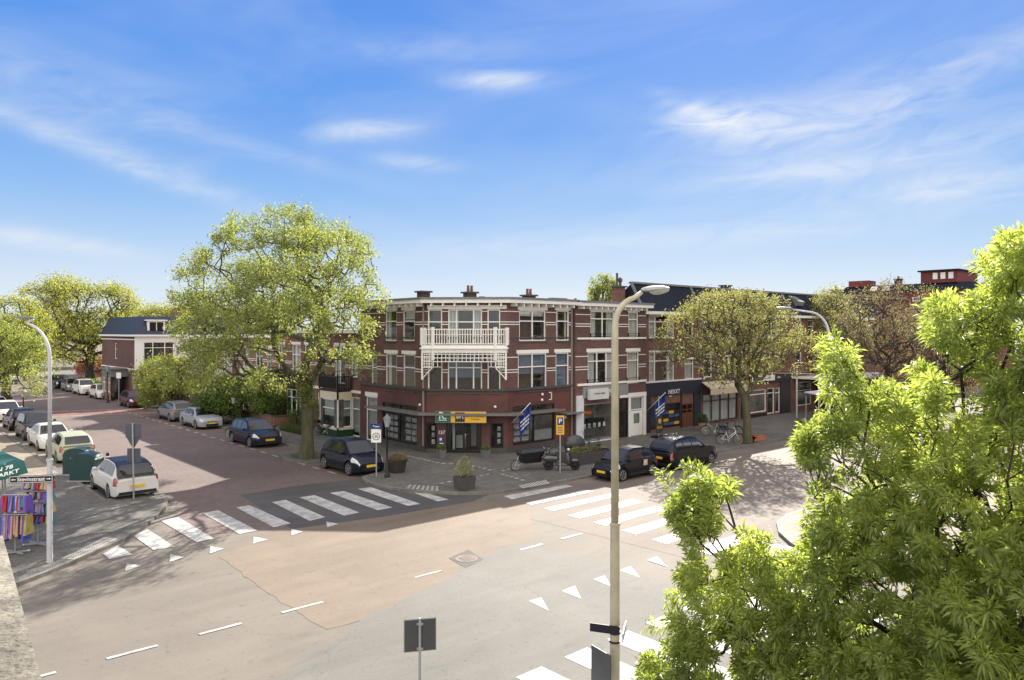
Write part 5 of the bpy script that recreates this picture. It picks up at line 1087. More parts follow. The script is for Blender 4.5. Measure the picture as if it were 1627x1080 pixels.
lb_ = at(977, 527, 15.2); L2 = lamp_post('tall cream lamp post with curved arm in the middle foreground, nearest of the three', (lb_.x, lb_.y), 8.12, AX, .66, .105, .072, polew, hlen=.6, bend=.62)
lb_ = G(79, 893, .12); L1 = lamp_post('grey lamp post carrying the street name plate beside the clothes racks', (lb_.x, lb_.y), 7.75, (-AX[0], -AX[1]), .72, .09, .055, poleg, head='flat', hlen=.62, bend=1.2)
d_ = D(1317)*32; L3 = lamp_post('white lamp post with long arm to the left among the right hand trees', (d_.x, d_.y), 8.3, (-AX[0], -AX[1]), 1.75, .09, .06, poleg, head='flat', hlen=.75, bend=1.1)
def sign_plate(R, c, right, w, h, mt, backm=None, t=.02, up=(0, 0, 1), name='sign_plate', shape=None):
    r = Vector(right).normalized(); r = Vector((r.x, r.y, 0)); n = Vector((r.y, -r.x, 0)); c = Vector(c); m = MB(); u = Vector((0, 0, 1))
    shp = shape or [(-w/2, -h/2), (w/2, -h/2), (w/2, h/2), (-w/2, h/2)]
    fr_ = [c+r*a+u*b+n*t/2 for a, b in shp]; bk = [c+r*a+u*b-n*t/2 for a, b in shp]
    m.face(fr_); m.face(bk[::-1])
    for i in range(len(shp)): j = (i+1) % len(shp); m.face([fr_[i], fr_[j], bk[j], bk[i]])
    return mk(name, m, mt, R, world=False), r, n
def SM(c, r, n, o=.012): return Matrix(((r.x, 0, n.x, c[0]+n.x*o), (r.y, 0, n.y, c[1]+n.y*o), (0, 1, 0, c[2]), (0, 0, 0, 1)))
blue_s = pm('sign_blue', (.012, .035, .14), .35, .05); backs = pm('sign_back', (.06, .065, .07), .45, .15, 3); dkblue = pm('name_plate', (.012, .014, .03), .35, .1)
# street name plate on the left lamp post
sn = thing('street_name_sign', 'dark street name plate reading Stevinstraat between two arrows on the left lamp post', 'street sign', (L1.location.x, L1.location.y, 0))
r_ = Vector((AX[0]*.985+AY[0]*.17, AX[1]*.985+AY[1]*.17)); zc = at(78, 755, 24.1).z; cpt = Vector((AX[0]*-.43, AX[1]*-.43, zc))+Vector((-AY[0]*.25, -AY[1]*.25, 0))
pl, r, n = sign_plate(sn, cpt, r_, 1.28, .24, dkblue)
m = MB()
def fr_bar(m, c, r, n, x0, x1, y0, y1, o=.0125): 
    q = [Vector(c)+r*x+Vector((0, 0, y))+n*o for x, y in ((x0, y0), (x1, y0), (x1, y1), (x0, y1))]; m.face(q)
for q in ((-.62, .62, -.105, -.09), (-.62, .62, .09, .105), (-.62, -.605, -.09, .09), (.605, .62, -.09, .09)): fr_bar(m, cpt, r, n, *q)
for s in (-1, 1):
    fr_bar(m, cpt, r, n, min(s*.44, s*.53), max(s*.44, s*.53), -.012, .012); q = [Vector(cpt)+r*x+Vector((0, 0, y))+n*.0125 for x, y in ((s*.58, 0), (s*.52, .035), (s*.52, -.035))]; m.face(q)
mk('border', m, swhite, sn, world=False); t = text('Stevinstraat', .17, SM(cpt, r, n), swhite, sn); t.location = (0, 0, 0); t.parent = sn
m = MB(); m.tube([(0, 0, zc-.03), (0, 0, zc+.03)], .14, 14); m.bar((0, 0, zc), tuple(cpt), .03); mk('bracket', m, blackm, sn, world=False)
# signs hung low on the near lamp post, seen from behind
sn = thing('street_name_sign', 'pair of dark name plates at right angles low on the tall cream lamp post', 'street sign', (L2.location.x, L2.location.y, 0))
z_ = at(0, 990, 15.2).z; B_ = Vector((L2.location.x, L2.location.y, 0))
c1 = at(961, 999, 15.15)-B_; r_ = Vector((AX[0]+AY[0]*-.35, AX[1]+AY[1]*-.35)); sign_plate(sn, c1, r_, .62, .17, dkblue)
c1 = at(992, 1003, 15.0)-B_; sign_plate(sn, c1, (AX[0]*.25+AY[0], AX[1]*.25+AY[1]), .7, .17, dkblue)
m = MB(); m.tube([(0, 0, z_-.2), (0, 0, z_-.16)], .125, 14); m.tube([(0, 0, z_-.38), (0, 0, z_-.35)], .125, 14); mk('bracket', m, blackm, sn, world=False)
sn = thing('traffic_sign', 'grey sign back turned edgeways at the foot of the tall cream lamp post', 'traffic sign', (L2.location.x, L2.location.y, 0))
c1 = at(955, 1062, 15.0)-B_; sign_plate(sn, c1, (AX[0]*.5-AY[0]*.8, AX[1]*.5-AY[1]*.8), .62, .75, backs)
m = MB(); m.bar((0, 0, c1.z), tuple(c1), .04); mk('bracket', m, galv, sn, world=False)
# sign seen from behind, bottom centre
p_ = at(667, 1200, 15.0); sn = thing('traffic_sign', 'square dark sign back on a thin post at the bottom centre of the junction', 'traffic sign', (p_.x, p_.y, .12))
zc = at(0, 1010, 15.0).z-.12; m = MB(); m.tube([(0, 0, 0), (0, 0, zc+.36)], .028, 10); mk('post', m, galv, sn, world=False)
r_ = Vector((AX[0]+AY[0]*.22, AX[1]+AY[1]*.22)).normalized()
cpt = Vector((AY[0]*.045, AY[1]*.045, zc)); pl, r, n = sign_plate(sn, cpt, r_, .66, .66, backs)
m = MB()
for q in ((-.33, .33, .315, .33), (-.33, .33, -.33, -.315), (-.33, -.315, -.315, .315), (.315, .33, -.315, .315)): fr_bar(m, cpt, r, n, *q, o=.016)
mk('rim', m, galv, sn, world=False); m = MB(); m.box(-.05, .05, -.05, .05, zc+.22, zc+.26); m.box(-.05, .05, -.05, .05, zc-.28, zc-.24); mk('clamp', m, galv, sn, world=False)
# left sign post seen from behind: square, triangle, square
p_ = G(212.5, 797, .0); sn = thing('traffic_sign', 'post with three dark sign backs standing in front of the white hatchback', 'traffic sign', (p_.x, p_.y, .12)); dp = 32.7
m = MB(); m.tube([(0, 0, 0), (-.05*AX[0], -.05*AX[1], 3.35)], .035, 10); mk('post', m, galv, sn, world=False)
o_ = Vector((AY[0]*.05, AY[1]*.05, 0)); S1 = pm('sign_back_blue', (.075, .085, .11), .45, .1, 3)
zz = lambda y: at(0, y, dp).z-.12
sign_plate(sn, Vector((-.05*AX[0], -.05*AX[1], zz(684)))+o_, AX, .68, .58, S1); sign_plate(sn, Vector((-.05*AX[0], -.05*AX[1], zz(702)))+o_*1.5, AX, .7, .6, S1, name='sign_triangle', shape=[(0, -.32), (.36, .28), (-.36, .28)]); sign_plate(sn, Vector((-.02*AX[0], -.02*AX[1], zz(723)))+o_, AX, .58, .6, S1)
# 30 zone sign
p_ = G(598, 757, .12); sn = thing('speed_sign', 'white zone sign with 30 in a ring under a small blue plate', 'traffic sign', (p_.x, p_.y, .12)); dp = (p_.x*AY[0]+p_.y*AY[1]); zz = lambda y: at(0, y, dp).z-.12
m = MB(); m.tube([(0, 0, 0), (0, 0, zz(672))], .035, 10); mk('post', m, galv, sn, world=False)
cpt = Vector((-AY[0]*.05, -AY[1]*.05, zz(692))); pl, r, n = sign_plate(sn, cpt, AX, .5, .68, swhite)
m = MB(); k = 24
for i in range(k):
    t0, t1 = 2*math.pi*i/k, 2*math.pi*(i+1)/k; m.face([cpt+r*a*math.cos(t)+Vector((0, 0, a*math.sin(t)-.03))+n*.0125 for a, t in ((.19, t0), (.19, t1), (.155, t1), (.155, t0))])
mk('ring', m, sblack, sn, world=False); t = text('30', .2, SM(cpt+Vector((0, 0, -.03)), r, n), sblack, sn); t.location = (0, 0, 0)
cpt = Vector((-AY[0]*.05, -AY[1]*.05, zz(677))); pl, r, n = sign_plate(sn, cpt, (AX[0]+.3*AY[0]*-1, AX[1]-.3*AY[1]), .66, .26, blue_s); t = text('P zone', .13, SM(cpt, r, n), swhite, sn); t.location = (0, 0, 0)
# P sign
p_ = G(890, 752, .12); sn = thing('parking_sign', 'yellow parking sign with white P on blue in front of the motor scooter', 'traffic sign', (p_.x, p_.y, .12)); dp = (p_.x*AY[0]+p_.y*AY[1]); zz = lambda y: at(0, y, dp).z-.12
m = MB(); m.tube([(0, 0, 0), (0, 0, zz(660))], .035, 10); mk('post', m, galv, sn, world=False)
cpt = Vector((-AY[0]*.05, -AY[1]*.05, zz(675))); pl, r, n = sign_plate(sn, cpt, AX, .42, 1.0, pm('sign_ochre', (.62, .38, .06), .4))
c2 = cpt+Vector((0, 0, .2)); m = MB(); fr_bar(m, c2, r, n, -.15, .15, -.2, .2); mk('panel', m, blue_s, sn, world=False); t = text('P', .34, SM(c2, r, n, .016), swhite, sn); t.location = (0, 0, 0)
m = MB()
for i in range(4): fr_bar(m, cpt, r, n, -.13, .13, -.12-.09*i, -.09-.09*i)
mk('small_print', m, sblack, sn, world=False)
def lantern(label, p, h, z0=.12, s=1.0):
    R = thing('lantern_post', label, 'street lamp', (p[0], p[1], z0)); P = lambda n, mb, m_, **k: mk(n, mb, m_, R, world=False, **k)
    m = MB(); m.lathe([(.14*s, 0), (.14*s, .1), (.1*s, .18), (.1*s, .7), (.06*s, .8), (.045*s, .95), (.045*s, h-.4), (.07*s, h-.36), (.04*s, h-.3)], n=12); m.tube([(-.25*s, 0, h-.5), (.25*s, 0, h-.5)], .018, 6); P('post', m, blackm, angle=40)
    m = MB(); m.lathe([(.1*s, h-.3), (.2*s, h+.12), (.2*s, h+.14)], n=8); P('lantern_glass', m, pm('lantern_glass', (.3, .32, .34), .15, .2, 3))
    m = MB(); m.lathe([(.22*s, h+.14), (.12*s, h+.26), (.05*s, h+.3), (.02*s, h+.38)], n=8); P('lantern_cap', m, leadm if s > .95 else blackm)
    return R
lantern('black ornamental lantern post with grey glass head at the corner beside the speed sign', G(615, 758, .12), 2.85)
lantern('black globe lantern between the parked cars at the far left', G(37, 668), 2.3, .006, 1.1)
lantern('black lantern post behind the dark blue hatchback, under the clipped garden tree', G(371, 693, .12), 2.6, .12, .8)
g = G(171, 640); lantern('ornamental lantern beside the far bicycles and outbuilding', g, 3.6, .0, 1.1)
# white name post far left street
g = G(189, 640); sn = thing('traffic_sign', 'small white sign board on a thin post before the brown outbuilding', 'traffic sign', (g.x, g.y, 0)); m = MB(); m.tube([(0, 0, 0), (0, 0, 3)], .04, 8); mk('post', m, galv, sn, world=False); sign_plate(sn, (-AY[0]*.06, -AY[1]*.06, 2.9), AX, .5, .6, swhite)
def bollard(label, p, h=.9):
    R = thing('bollard', label, 'bollard', (p[0], p[1], .0)); m = MB(); m.lathe([(.09, 0), (.09, h-.08), (.06, h)], n=12); mk('post', m, blackm, R, world=False); m = MB(); m.lathe([(.093, h-.25), (.093, h-.17)], n=12); mk('band', m, white, R, world=False)
bollard('black bollard beside the white hatchback and the kerb of the side street', G(171, 742), .8)
# ================================================================= bins, planters, flags, stalls
gb = pm('bin_green', (.012, .045, .045), .4, .15, 3)
for k, (x, y, lab) in enumerate(((126, 752, 'dark green waste container behind the other, by the pale green hatchback'), (138, 762, 'dark green waste container nearest the white hatchback'))):
    g = G(x, y, .12); R = thing('waste_container', lab, 'waste container', (g.x, g.y, .12), -.72, 'dark green waste containers'); m = MB()
    prof = [(-.62, 0), (.62, 0), (.62, 1.05), (.5, 1.25), (.25, 1.35), (-.25, 1.35), (-.5, 1.25), (-.62, 1.05)]
    a = [(p[0], -.42, p[1]) for p in prof]; b = [(p[0], .42, p[1]) for p in prof]; m.face(a); m.face(b)
    for i in range(8): m.face([a[i], a[(i+1) % 8], b[(i+1) % 8], b[i]])
    mk('body', m, gb, R, world=False); m = MB(); m.box(-.66, -.6, -.3, .3, .75, 1.15); m.lathe([(.2, -.66), (.2, -.60)], (0, 0, .95), 14, 'x'); mk('hatch', m, pm('bin_hatch', (.45, .46, .46), .4), R, world=False); m = MB(); m.band([(-.7, -.5), (.7, -.5), (.7, .5), (-.7, .5), (-.7, -.5)], -.03, .03, 0, .05); mk('base', m, galv, R, world=False)
def leaf_cards(n, fn, l, w, rng, flat=0.0, fold=True, droop=0.0):
    """n leaf shapes; fn(i arrays) -> centres (n,3) and axis (n,3)"""
    c, ax = fn; n = len(c); ax = ax/np.maximum(1e-6, np.linalg.norm(ax, axis=1))[:, None]
    rnd = rng.normal(size=(n, 3)); side = np.cross(ax, rnd); side /= np.maximum(1e-6, np.linalg.norm(side, axis=1))[:, None]
    ll = (l*rng.uniform(.45, 1.4, n))[:, None]; ww = (w*rng.uniform(.7, 1.25, n))[:, None]; nn = np.cross(ax, side)
    V = np.empty((n, 4, 3)); V[:, 0] = c; V[:, 1] = c+ax*ll*.5+side*ww*.5+nn*ww*.15; V[:, 2] = c+ax*ll; V[:, 2, 2] -= droop*ll[:, 0]; V[:, 3] = c+ax*ll*.5-side*ww*.5+nn*ww*.15
    return V.reshape(-1, 3)
def np_mesh(name, V, k, mat, parent=None, smooth=False, faces=None):
    me = bpy.data.meshes.new(name); n = len(V); me.vertices.add(n); me.vertices.foreach_set('co', np.asarray(V, dtype=np.float32).ravel())
    if faces is None: faces = np.arange(n, dtype=np.int32)
    nf = len(faces)//k; me.loops.add(nf*k); me.loops.foreach_set('vertex_index', np.asarray(faces, dtype=np.int32)); me.polygons.add(nf)
    me.polygons.foreach_set('loop_start', np.arange(0, nf*k, k, dtype=np.int32)); me.polygons.foreach_set('loop_total', np.full(nf, k, dtype=np.int32))
    me.materials.append(mat); me.update(calc_edges=True)
    if smooth: me.polygons.foreach_set('use_smooth', [True]*nf)
    o = bpy.data.objects.new(name, me); COL.objects.link(o)
    if parent is not None: o.parent = parent
    return o
lf_dark = leafmat('leaf_hedge', (.03, .055, .018), (.09, .15, .04), .25); lf_shrub = leafmat('leaf_shrub', (.05, .09, .02), (.2, .27, .06), .35); lf_flower = leafmat('leaf_cream_flower', (.08, .1, .04), (.5, .48, .3), .25)
def bush(par, blobs, n, l, w, mat, seed=1, name='foliage', up=.3):
    rng = np.random.default_rng(seed); out = []; tot_ = sum(b[3]*b[4]*b[5] for b in blobs)
    for (x, y, z, a, b, c) in blobs:
        k = int(n*(a*b*c)/tot_); d = rng.normal(size=(k, 3)); d /= np.linalg.norm(d, axis=1)[:, None]; r = rng.uniform(.55, 1.05, k)**.6
        r *= 1+.18*np.sin(d[:, 0]*5+seed)*np.cos(d[:, 1]*6+d[:, 2]*4)
        p = d*r[:, None]*np.array((a, b, c))+np.array((x, y, z)); ax = d+rng.normal(size=(k, 3))*.7+np.array((0, 0, up)); keep = p[:, 2] > 0.02
        out.append(leaf_cards(k, (p[keep], ax[keep]), l, w, rng))
    return np_mesh(name, np.concatenate(out), 4, mat, par)
def planter(label, p, kind):
    R = thing('planter', label, 'planter', (p[0], p[1], .127)); P = lambda n, mb, m_, **k: mk(n, mb, m_, R, world=False, **k)
    if kind == 'square':
        m = MB(); m.hexa([(-.4, -.4, 0), (.4, -.4, 0), (.4, .4, 0), (-.4, .4, 0), (-.46, -.46, .8), (.46, -.46, .8), (.46, .46, .8), (-.46, .46, .8)]); P('pot', m, darkst); m = MB(); m.box(-.4, .4, -.4, .4, .8, .815); P('soil', m, soil); bush(R, [(0, 0, 1.1, .5, .5, .45), (0, .05, 1.5, .32, .32, .45), (0, 0, 1.85, .15, .15, .25)], 2600, .07, .05, lf_flower, 3)
    if kind == 'round':
        m = MB(); m.lathe([(.38, 0), (.5, .5), (.56, .68), (.5, .68), (.48, .6)], n=20); P('pot', m, pm('pot_bronze', (.04, .033, .025), .6, .3, 4), angle=50); m = MB(); m.lathe([(.49, .6), (.49, .62)], n=16); P('soil', m, soil); bush(R, [(0, 0, .7, .52, .52, .22), (-.2, 0, .8, .25, .25, .2), (.2, .1, .8, .25, .25, .16)], 1600, .09, .03, leafmat('leaf_dry', (.1, .09, .04), (.3, .22, .12), .2), 4)
    if kind == 'small':
        m = MB(); m.hexa([(-.16, -.16, 0), (.16, -.16, 0), (.16, .16, 0), (-.16, .16, 0), (-.22, -.22, .45), (.22, -.22, .45), (.22, .22, .45), (-.22, .22, .45)]); P('pot', m, leadm); bush(R, [(0, 0, .55, .24, .24, .2)], 700, .07, .04, lf_shrub, 5)
    if kind == 'clay':
        m = MB(); m.lathe([(.2, 0), (.3, .5), (.33, .55), (.28, .55), (.27, .5)], n=16); P('pot', m, pm('clay', (.36, .25, .17), .8, .2, 4), angle=50); bush(R, [(0, 0, .85, .4, .4, .35)], 1500, .09, .05, lf_dark, 6)
    if kind == 'square': R.scale = (.85, .85, .76)
    return R
planter('square dark planter with pale flowering bush alone on the corner pavement', G(738, 777, .12), 'square'); planter('round tapered bronze pot beside the ornamental lantern', G(631, 750, .12), 'round')
planter('small grey planter left of the shop doors, below number 157', G(701, 727, .12), 'small'); planter('small grey planter right of the shop doors', G(771.5, 727, .12), 'small')
planter('clay pot with round dark bush beside the wooden shop door', G(1115, 683, .12), 'clay')
g0 = G(916, 739, .12); R = thing('long_planter', 'long low dark planter with grasses and a wispy shrub before the white shop front', 'planter', (g0.x, g0.y, .127))
d1 = Vector((1, 0)); m = MB(); m.box(-.2, 2.7, -.2, 1.0, 0, .6); m2 = MB(); m2.box(-.12, 2.62, -.12, .92, .6, .62); mk('box', m, darkst, R, world=False); mk('soil', m2, soil, R, world=False)
bush(R, [(.7, .4, .7, .8, .4, .15), (2.0, .4, .7, .6, .4, .15)], 1500, .12, .03, leafmat('leaf_grassy', (.1, .11, .04), (.28, .28, .13), .3), 8); bush(R, [(1.9, .5, 1.3, .45, .45, .75), (1.6, .6, 1.6, .3, .3, .5)], 1500, .07, .03, leafmat('leaf_greyish', (.035, .045, .04), (.1, .12, .1), .2), 9, name='shrub')
g = G(1194, 699, .12); R = thing('tree_planter', 'orange wooden frame planter on the pavement beside the leafy street tree', 'planter', (g.x, g.y, .127)); m = MB(); q = [(-.7, -.6), (.9, -.6), (.9, .6), (-.7, .6), (-.7, -.6)]; m.band(q, -.3, 0, .2, .3); m.band(q, -.05, 0, 0, .2); mk('frame', m, woodo, R, world=False); m = MB(); m.box(-.42, .62, -.32, .32, .02, .1); mk('soil', m, soil, R, world=False)
# flags
fb_ = pm('flag_blue', (.012, .04, .28), .7, .1, 2)
def flag(label, base, dirn, s=1.0):
    R = thing('flag', label, 'flag', base); P = lambda n, mb, m_, **k: mk(n, mb, m_, R, world=False, **k); d = Vector(dirn).normalized()
    e = d*1.55*s; m = MB(); m.tube([(0, 0, 0), tuple(e)], .022, 8); m.ball(tuple(e), .04); P('pole', m, white, smooth=True)
    r = Vector((AX[0], AX[1], 0))
    def pt(i, j):                                        # hangs in folds from the pole
        t = .45+.55*i/8; p = e*t; dz = j/12*1.15*s; return p+Vector((0, 0, -dz))+Vector((-AY[0], -AY[1], 0))*(.07*math.sin(i*1.7+j*.35)*(.3+j/12))+r*(.1*math.sin(j*.3)*(i-4)/8)
    m = MB(); m3 = MB()
    for i in range(8):
        for j in range(12):
            q = [pt(i, j), pt(i+1, j), pt(i+1, j+1), pt(i, j+1)]; (m if not (1 <= i <= 6 and j in (5, 7, 9)) else m3).face(q)
    P('cloth', m, fb_, smooth=True); P('cloth_stripe', m3, swhite, smooth=True)
for (x, y, lab, s) in ((812, 663, 'blue flag with white wavy bars above the corner shop window', 1.15), (1027, 645, 'blue flag with white wavy bars beside the NEXXT shop front', 1.25)):
    ff = FR if x < 900 else f3; a, z = ff.hit(x, y); p = ff.pt(a, z-.35, .05); flag(lab, p, (AX[0]*.55-AY[0]*.25, AX[1]*.55-AY[1]*.45, .75), s)
# advertising board
g = G(1047, 695, .12); R = thing('pavement_sign', 'upright advertising board reading PIZZA between the flag and the shop posters', 'pavement sign', (g.x, g.y, .127))
m = MB(); m.box(-.45, .45, -.35, .35, 0, .12); mk('base', m, black, R, world=False); m = MB(); m.tube([(0, .02, .1), (0, .02, 2.9)], .035); mk('post', m, galv, R, world=False)
m = MB(); m.hexa([(-.35, -.06, .3), (.35, -.06, .3), (.35, -.02, .3), (-.35, -.02, .3), (-.35, -.06, 1.5), (.35, -.06, 1.5), (.35, -.02, 1.5), (-.35, -.02, 1.5)]); b_ = mk('board', m, pm('board_dark', (.05, .04, .03), .5, .4, 8), R, world=False)
t = text('PIZZA', .22, Matrix(((1, 0, 0, 0), (0, 0, -1, -.065), (0, 1, 0, .7), (0, 0, 0, 1))), ob_); t.parent = b_; m = MB(); m.lathe([(.18, -.07), (.18, -.062)], (0, 0, 1.15), 16, 'y'); q = mk('pizza_picture', m, pm('pizza', (.5, .35, .15), .6, .6, 14)); q.parent = b_
# clothes stall, left edge
g = G(20, 800, .12); R = thing('market_stall', 'dark green awning of a clothes stall lettered N 78 at the left edge', 'market stall', (g.x, g.y, .12)); rx = Vector((AX[0], AX[1], 0)); fx = Vector((AY[0], AY[1], 0))
def q3(px, py, dep): p = at(px, py, dep); return (p.x-g.x, p.y-g.y, p.z-.12)
A = [q3(-160, 735, 25.5), q3(-160, 712, 30), q3(4, 717, 30), q3(38, 732, 26.2), q3(45, 751, 25.8), q3(-160, 805, 24.2), q3(-2, 767, 25.2)]
m = MB(); m.face([A[1], A[2], A[3], q3(-160, 775, 24.8)]); m.face([q3(-160, 775, 24.8), A[3], A[4], q3(-160, 808, 24.6)]); m.face([A[2], q3(8, 735, 30), A[4], A[3]]); mk('awning', m, pm('awning_green', (.01, .095, .075), .75, .15, 2), R, world=False, angle=30)
r = (Vector(A[4])-Vector(q3(-160, 808, 24.6))).normalized(); rr = Vector((r.x, r.y, r.z)); up_ = (Vector(A[3])-Vector(A[4])); up_ = (up_-rr*up_.dot(rr)).normalized(); nn = rr.cross(up_)
def TM(c): return Matrix(((rr.x, up_.x, nn.x, c[0]+nn.x*.02), (rr.y, up_.y, nn.y, c[1]+nn.y*.02), (rr.z, up_.z, nn.z, c[2]+nn.z*.02), (0, 0, 0, 1)))
t = text('N 78', .25, TM(q3(8, 745, 25.45)), swhite); t.parent = R; t = text('ERMARKT', .25, TM(q3(2, 756, 25.2)), swhite); t.parent = R
m = MB(); m.tube([q3(4, 717, 30), q3(4, 800, 30)], .03); m.tube([q3(8, 735, 26), q3(8, 850, 26)], .03); m.tube([q3(-60, 780, 25), q3(-60, 870, 25)], .03); mk('frame', m, galv, R, world=False)
cl = [pm('cloth_%s' % n_, c_, .8, .25, 5) for n_, c_ in (('lilac', (.22, .2, .42)), ('red', (.4, .03, .04)), ('blue', (.06, .1, .4)), ('white', (.5, .48, .47)), ('ochre', (.4, .3, .08)), ('black', (.02, .02, .025)), ('violet', (.16, .08, .4)), ('teal', (.05, .2, .2)), ('salmon', (.45, .25, .2)))]
def rack(label, px, py, dep, w, tiers, seed):
    p = at(px, py, dep); R = thing('clothes_rack', label, 'clothes rack', (p.x, p.y, .127)); rng = random.Random(seed); top = max(t_[1] for t_ in tiers); P = lambda n, mb, m_, **k: mk(n, mb, m_, R, world=False, **k); r = Vector((AX[0], AX[1], 0)); f_ = Vector((AY[0], AY[1], 0))
    m = MB(); m.bar(tuple(-r*w*.45-f_*.2+Vector((0, 0, .06))), tuple(r*w*.45+f_*.2+Vector((0, 0, .06))), .05); m.bar(tuple(-r*w*.45+f_*.2+Vector((0, 0, .06))), tuple(r*w*.45-f_*.2+Vector((0, 0, .06))), .05); m.tube([(0, 0, .06), (0, 0, top)], .02)
    for (zl, zh) in tiers: m.tube([tuple(-r*w/2+Vector((0, 0, zh))), tuple(r*w/2+Vector((0, 0, zh)))], .018)
    for k in (-.4, .4): m.ball(tuple(r*w*k-f_*.18*(1 if k < 0 else -1)+Vector((0, 0, .05))), .05)
    P('rack_frame', m, galv)
    for (zl, zh) in tiers:
        n = int(w/.06)
        for i in range(n):
            c = r*((i+.5)/n-.5)*w+f_*rng.uniform(-.03, .03); wd = rng.uniform(.035, .055); lo = zl+rng.uniform(0, .38)*(zh-zl); sw_ = r*rng.uniform(-.05, .05); m = MB()
            q = [c-r*wd*.5-f_*.1, c+r*wd*.5-f_*.1, c+r*wd*.5+f_*.22, c-r*wd*.5+f_*.22]; q2 = [c-r*wd-f_*.16, c+r*wd-f_*.16, c+r*wd+f_*.28, c-r*wd+f_*.28]
            m.hexa([(x.x, x.y, lo) for x in [a_+sw_ for a_ in q2]]+[(x.x, x.y, zh-.02) for x in q]); P('garment', m, cl[rng.randrange(len(cl))])
rack('two tier rack of colourful clothes, long garments below, at the left edge under the awning', 24, 845, 24.6, .85, ((.35, 1.3), (1.4, 1.95)), 2); rack('rack of folded lilac and dark clothes behind the grey lamp post', 60, 835, 25.6, .9, ((.7, 1.05), (1.1, 1.45), (1.5, 1.85), (1.9, 2.2)), 7)
# stall roofs at the right
g = G(1330, 672, .12); R = thing('market_stall', 'white sheeted market stall between the right hand trees', 'market stall', (g.x, g.y, .12)); m = MB(); m.hexa([(-2.5, -1.5, 2.1), (5, -1.5, 2.1), (5, 1.5, 2.5), (-2.5, 1.5, 2.5), (-2.5, -1.5, 2.16), (5, -1.5, 2.16), (5, 1.5, 2.58), (-2.5, 1.5, 2.58)]); mk('sheet_roof', m, pm('sheet', (.45, .47, .5), .7, .15), R, world=False)
m = MB()
for x in (-2.4, 1.2, 4.9):
    for y in (-1.4, 1.4): m.box(x-.04, x+.04, y-.04, y+.04, 0, 2.2)
mk('frame', m, galv, R, world=False); m = MB(); m.box(-2.2, 4.7, -1.0, 1.0, 0, .9); mk('counter', m, pm('counter_dark', (.06, .05, .045), .8, .5, 3), R, world=False)
p = G(1266, 664, .12); R = thing('wire_post', 'slim grey post of the overhead wire on the right hand pavement', 'post', (p.x, p.y, .12)); m = MB(); m.tube([(0, 0, 0), (0, 0, 4.2)], .07, 10); mk('post', m, poleg, R, world=False)
e1 = at(1100, 582, 56); e2 = at(1266, 593, 60); e3 = at(1420, 600, 60); m = MB(); m.tube([tuple(e1.lerp(e2, t/8)-Vector((0, 0, .15*math.sin(math.pi*t/8)))) for t in range(9)]+[tuple(e2.lerp(e3, t/6)) for t in range(1, 7)], .025, 5, cap=False); tag(mk('overhead_wire', m, galv), 'thin overhead wire running across the shop fronts behind the leafy street tree', 'wire')
# garden walls and hedge in front of the terrace
def low_wall(label, a, b, h, mt=brick3):
    R = thing('garden_wall', label, 'garden wall', (a[0], a[1], .12)); f = F(a, b); m = MB(); f.box(m, 0, f.L, .12, .12+h, -.1, .1); mk('wall', m, mt, R); m = MB(); f.box(m, -.03, f.L+.03, .12+h, .2+h, -.14, .14); mk('coping', m, darkst, R)
low_wall('low brick garden wall below the clipped garden tree', (24.3, 66), (24.3, 55.5), .75); low_wall('low brick garden wall returning to the terrace beside the clipped tree', (24.3, 55.4), (26.2, 55.4), .75); low_wall('low garden wall half hidden by foliage further along the terrace', (24.3, 78), (24.3, 68), .8, brick2)
R = thing('hedge', 'low clipped green hedge beside the path left of the big trunk', 'hedge', (23.9, 51.5, .12)); bush(R, [(.2, k*.7-1.4, .22, .4, .5, .28) for k in range(5)], 3500, .07, .05, lf_dark, 11)
m = MB(); m.box(-.05, .5, -1.7, 1.7, 0, .12); mk('bed', m, soil, R, world=False)
for (x, y, z, n, lab, s) in ((25.2, 50.6, 2.4, 2600, 'feathery green garden shrub between the big trunk and the bay window', 1), (25.2, 53.3, 1.5, 1800, 'low dark shrub behind the bicycles left of the bay window', .8), (21.3, 77.5, 1.5, 3000, 'round green shrub at the kerb before the dark red car', 1.1), (25.3, 57.2, 2.2, 2500, 'dark conifer at the right end of the low brick garden wall', .8)):
    R = thing('shrub', lab, 'shrub', (x, y, .1)); bush(R, [(0, 0, z*.45, .75*s, .8*s, z*.45), (.1, -.2, z*.75, .45*s, .5*s, z*.3)], n, .13, .045, lf_shrub if 'green' in lab else lf_dark, int(x*7+y), up=.8); m = MB(); m.tube([(0, 0, 0), (0, 0, z*.5)], .05, 6); mk('stem', m, bark, R, world=False)
m = MB(); m.band([(21.3, 43.0), (19.4, 42.4), (19.0, 41), (19.4, 39.5), (21.0, 38.9)], -.14, .02, .0, .135)
# tree pit of the big tree
m2 = MB(); m2.prism([(19.3, 39.7), (21.2, 39.2), (21.2, 42.6), (19.5, 42.1), (19.15, 41)], .12, .135); struct('tree_pit_soil', m2, pm('mossy_soil', (.07, .075, .035), .95, .3, 4))
m2 = MB(); gg_ = G(1187, 703, .12); m2.box(gg_.x-.7, gg_.x+.8, gg_.y-.5, gg_.y+.5, .12, .133); struct('tree_pit_soil', m2, soil)
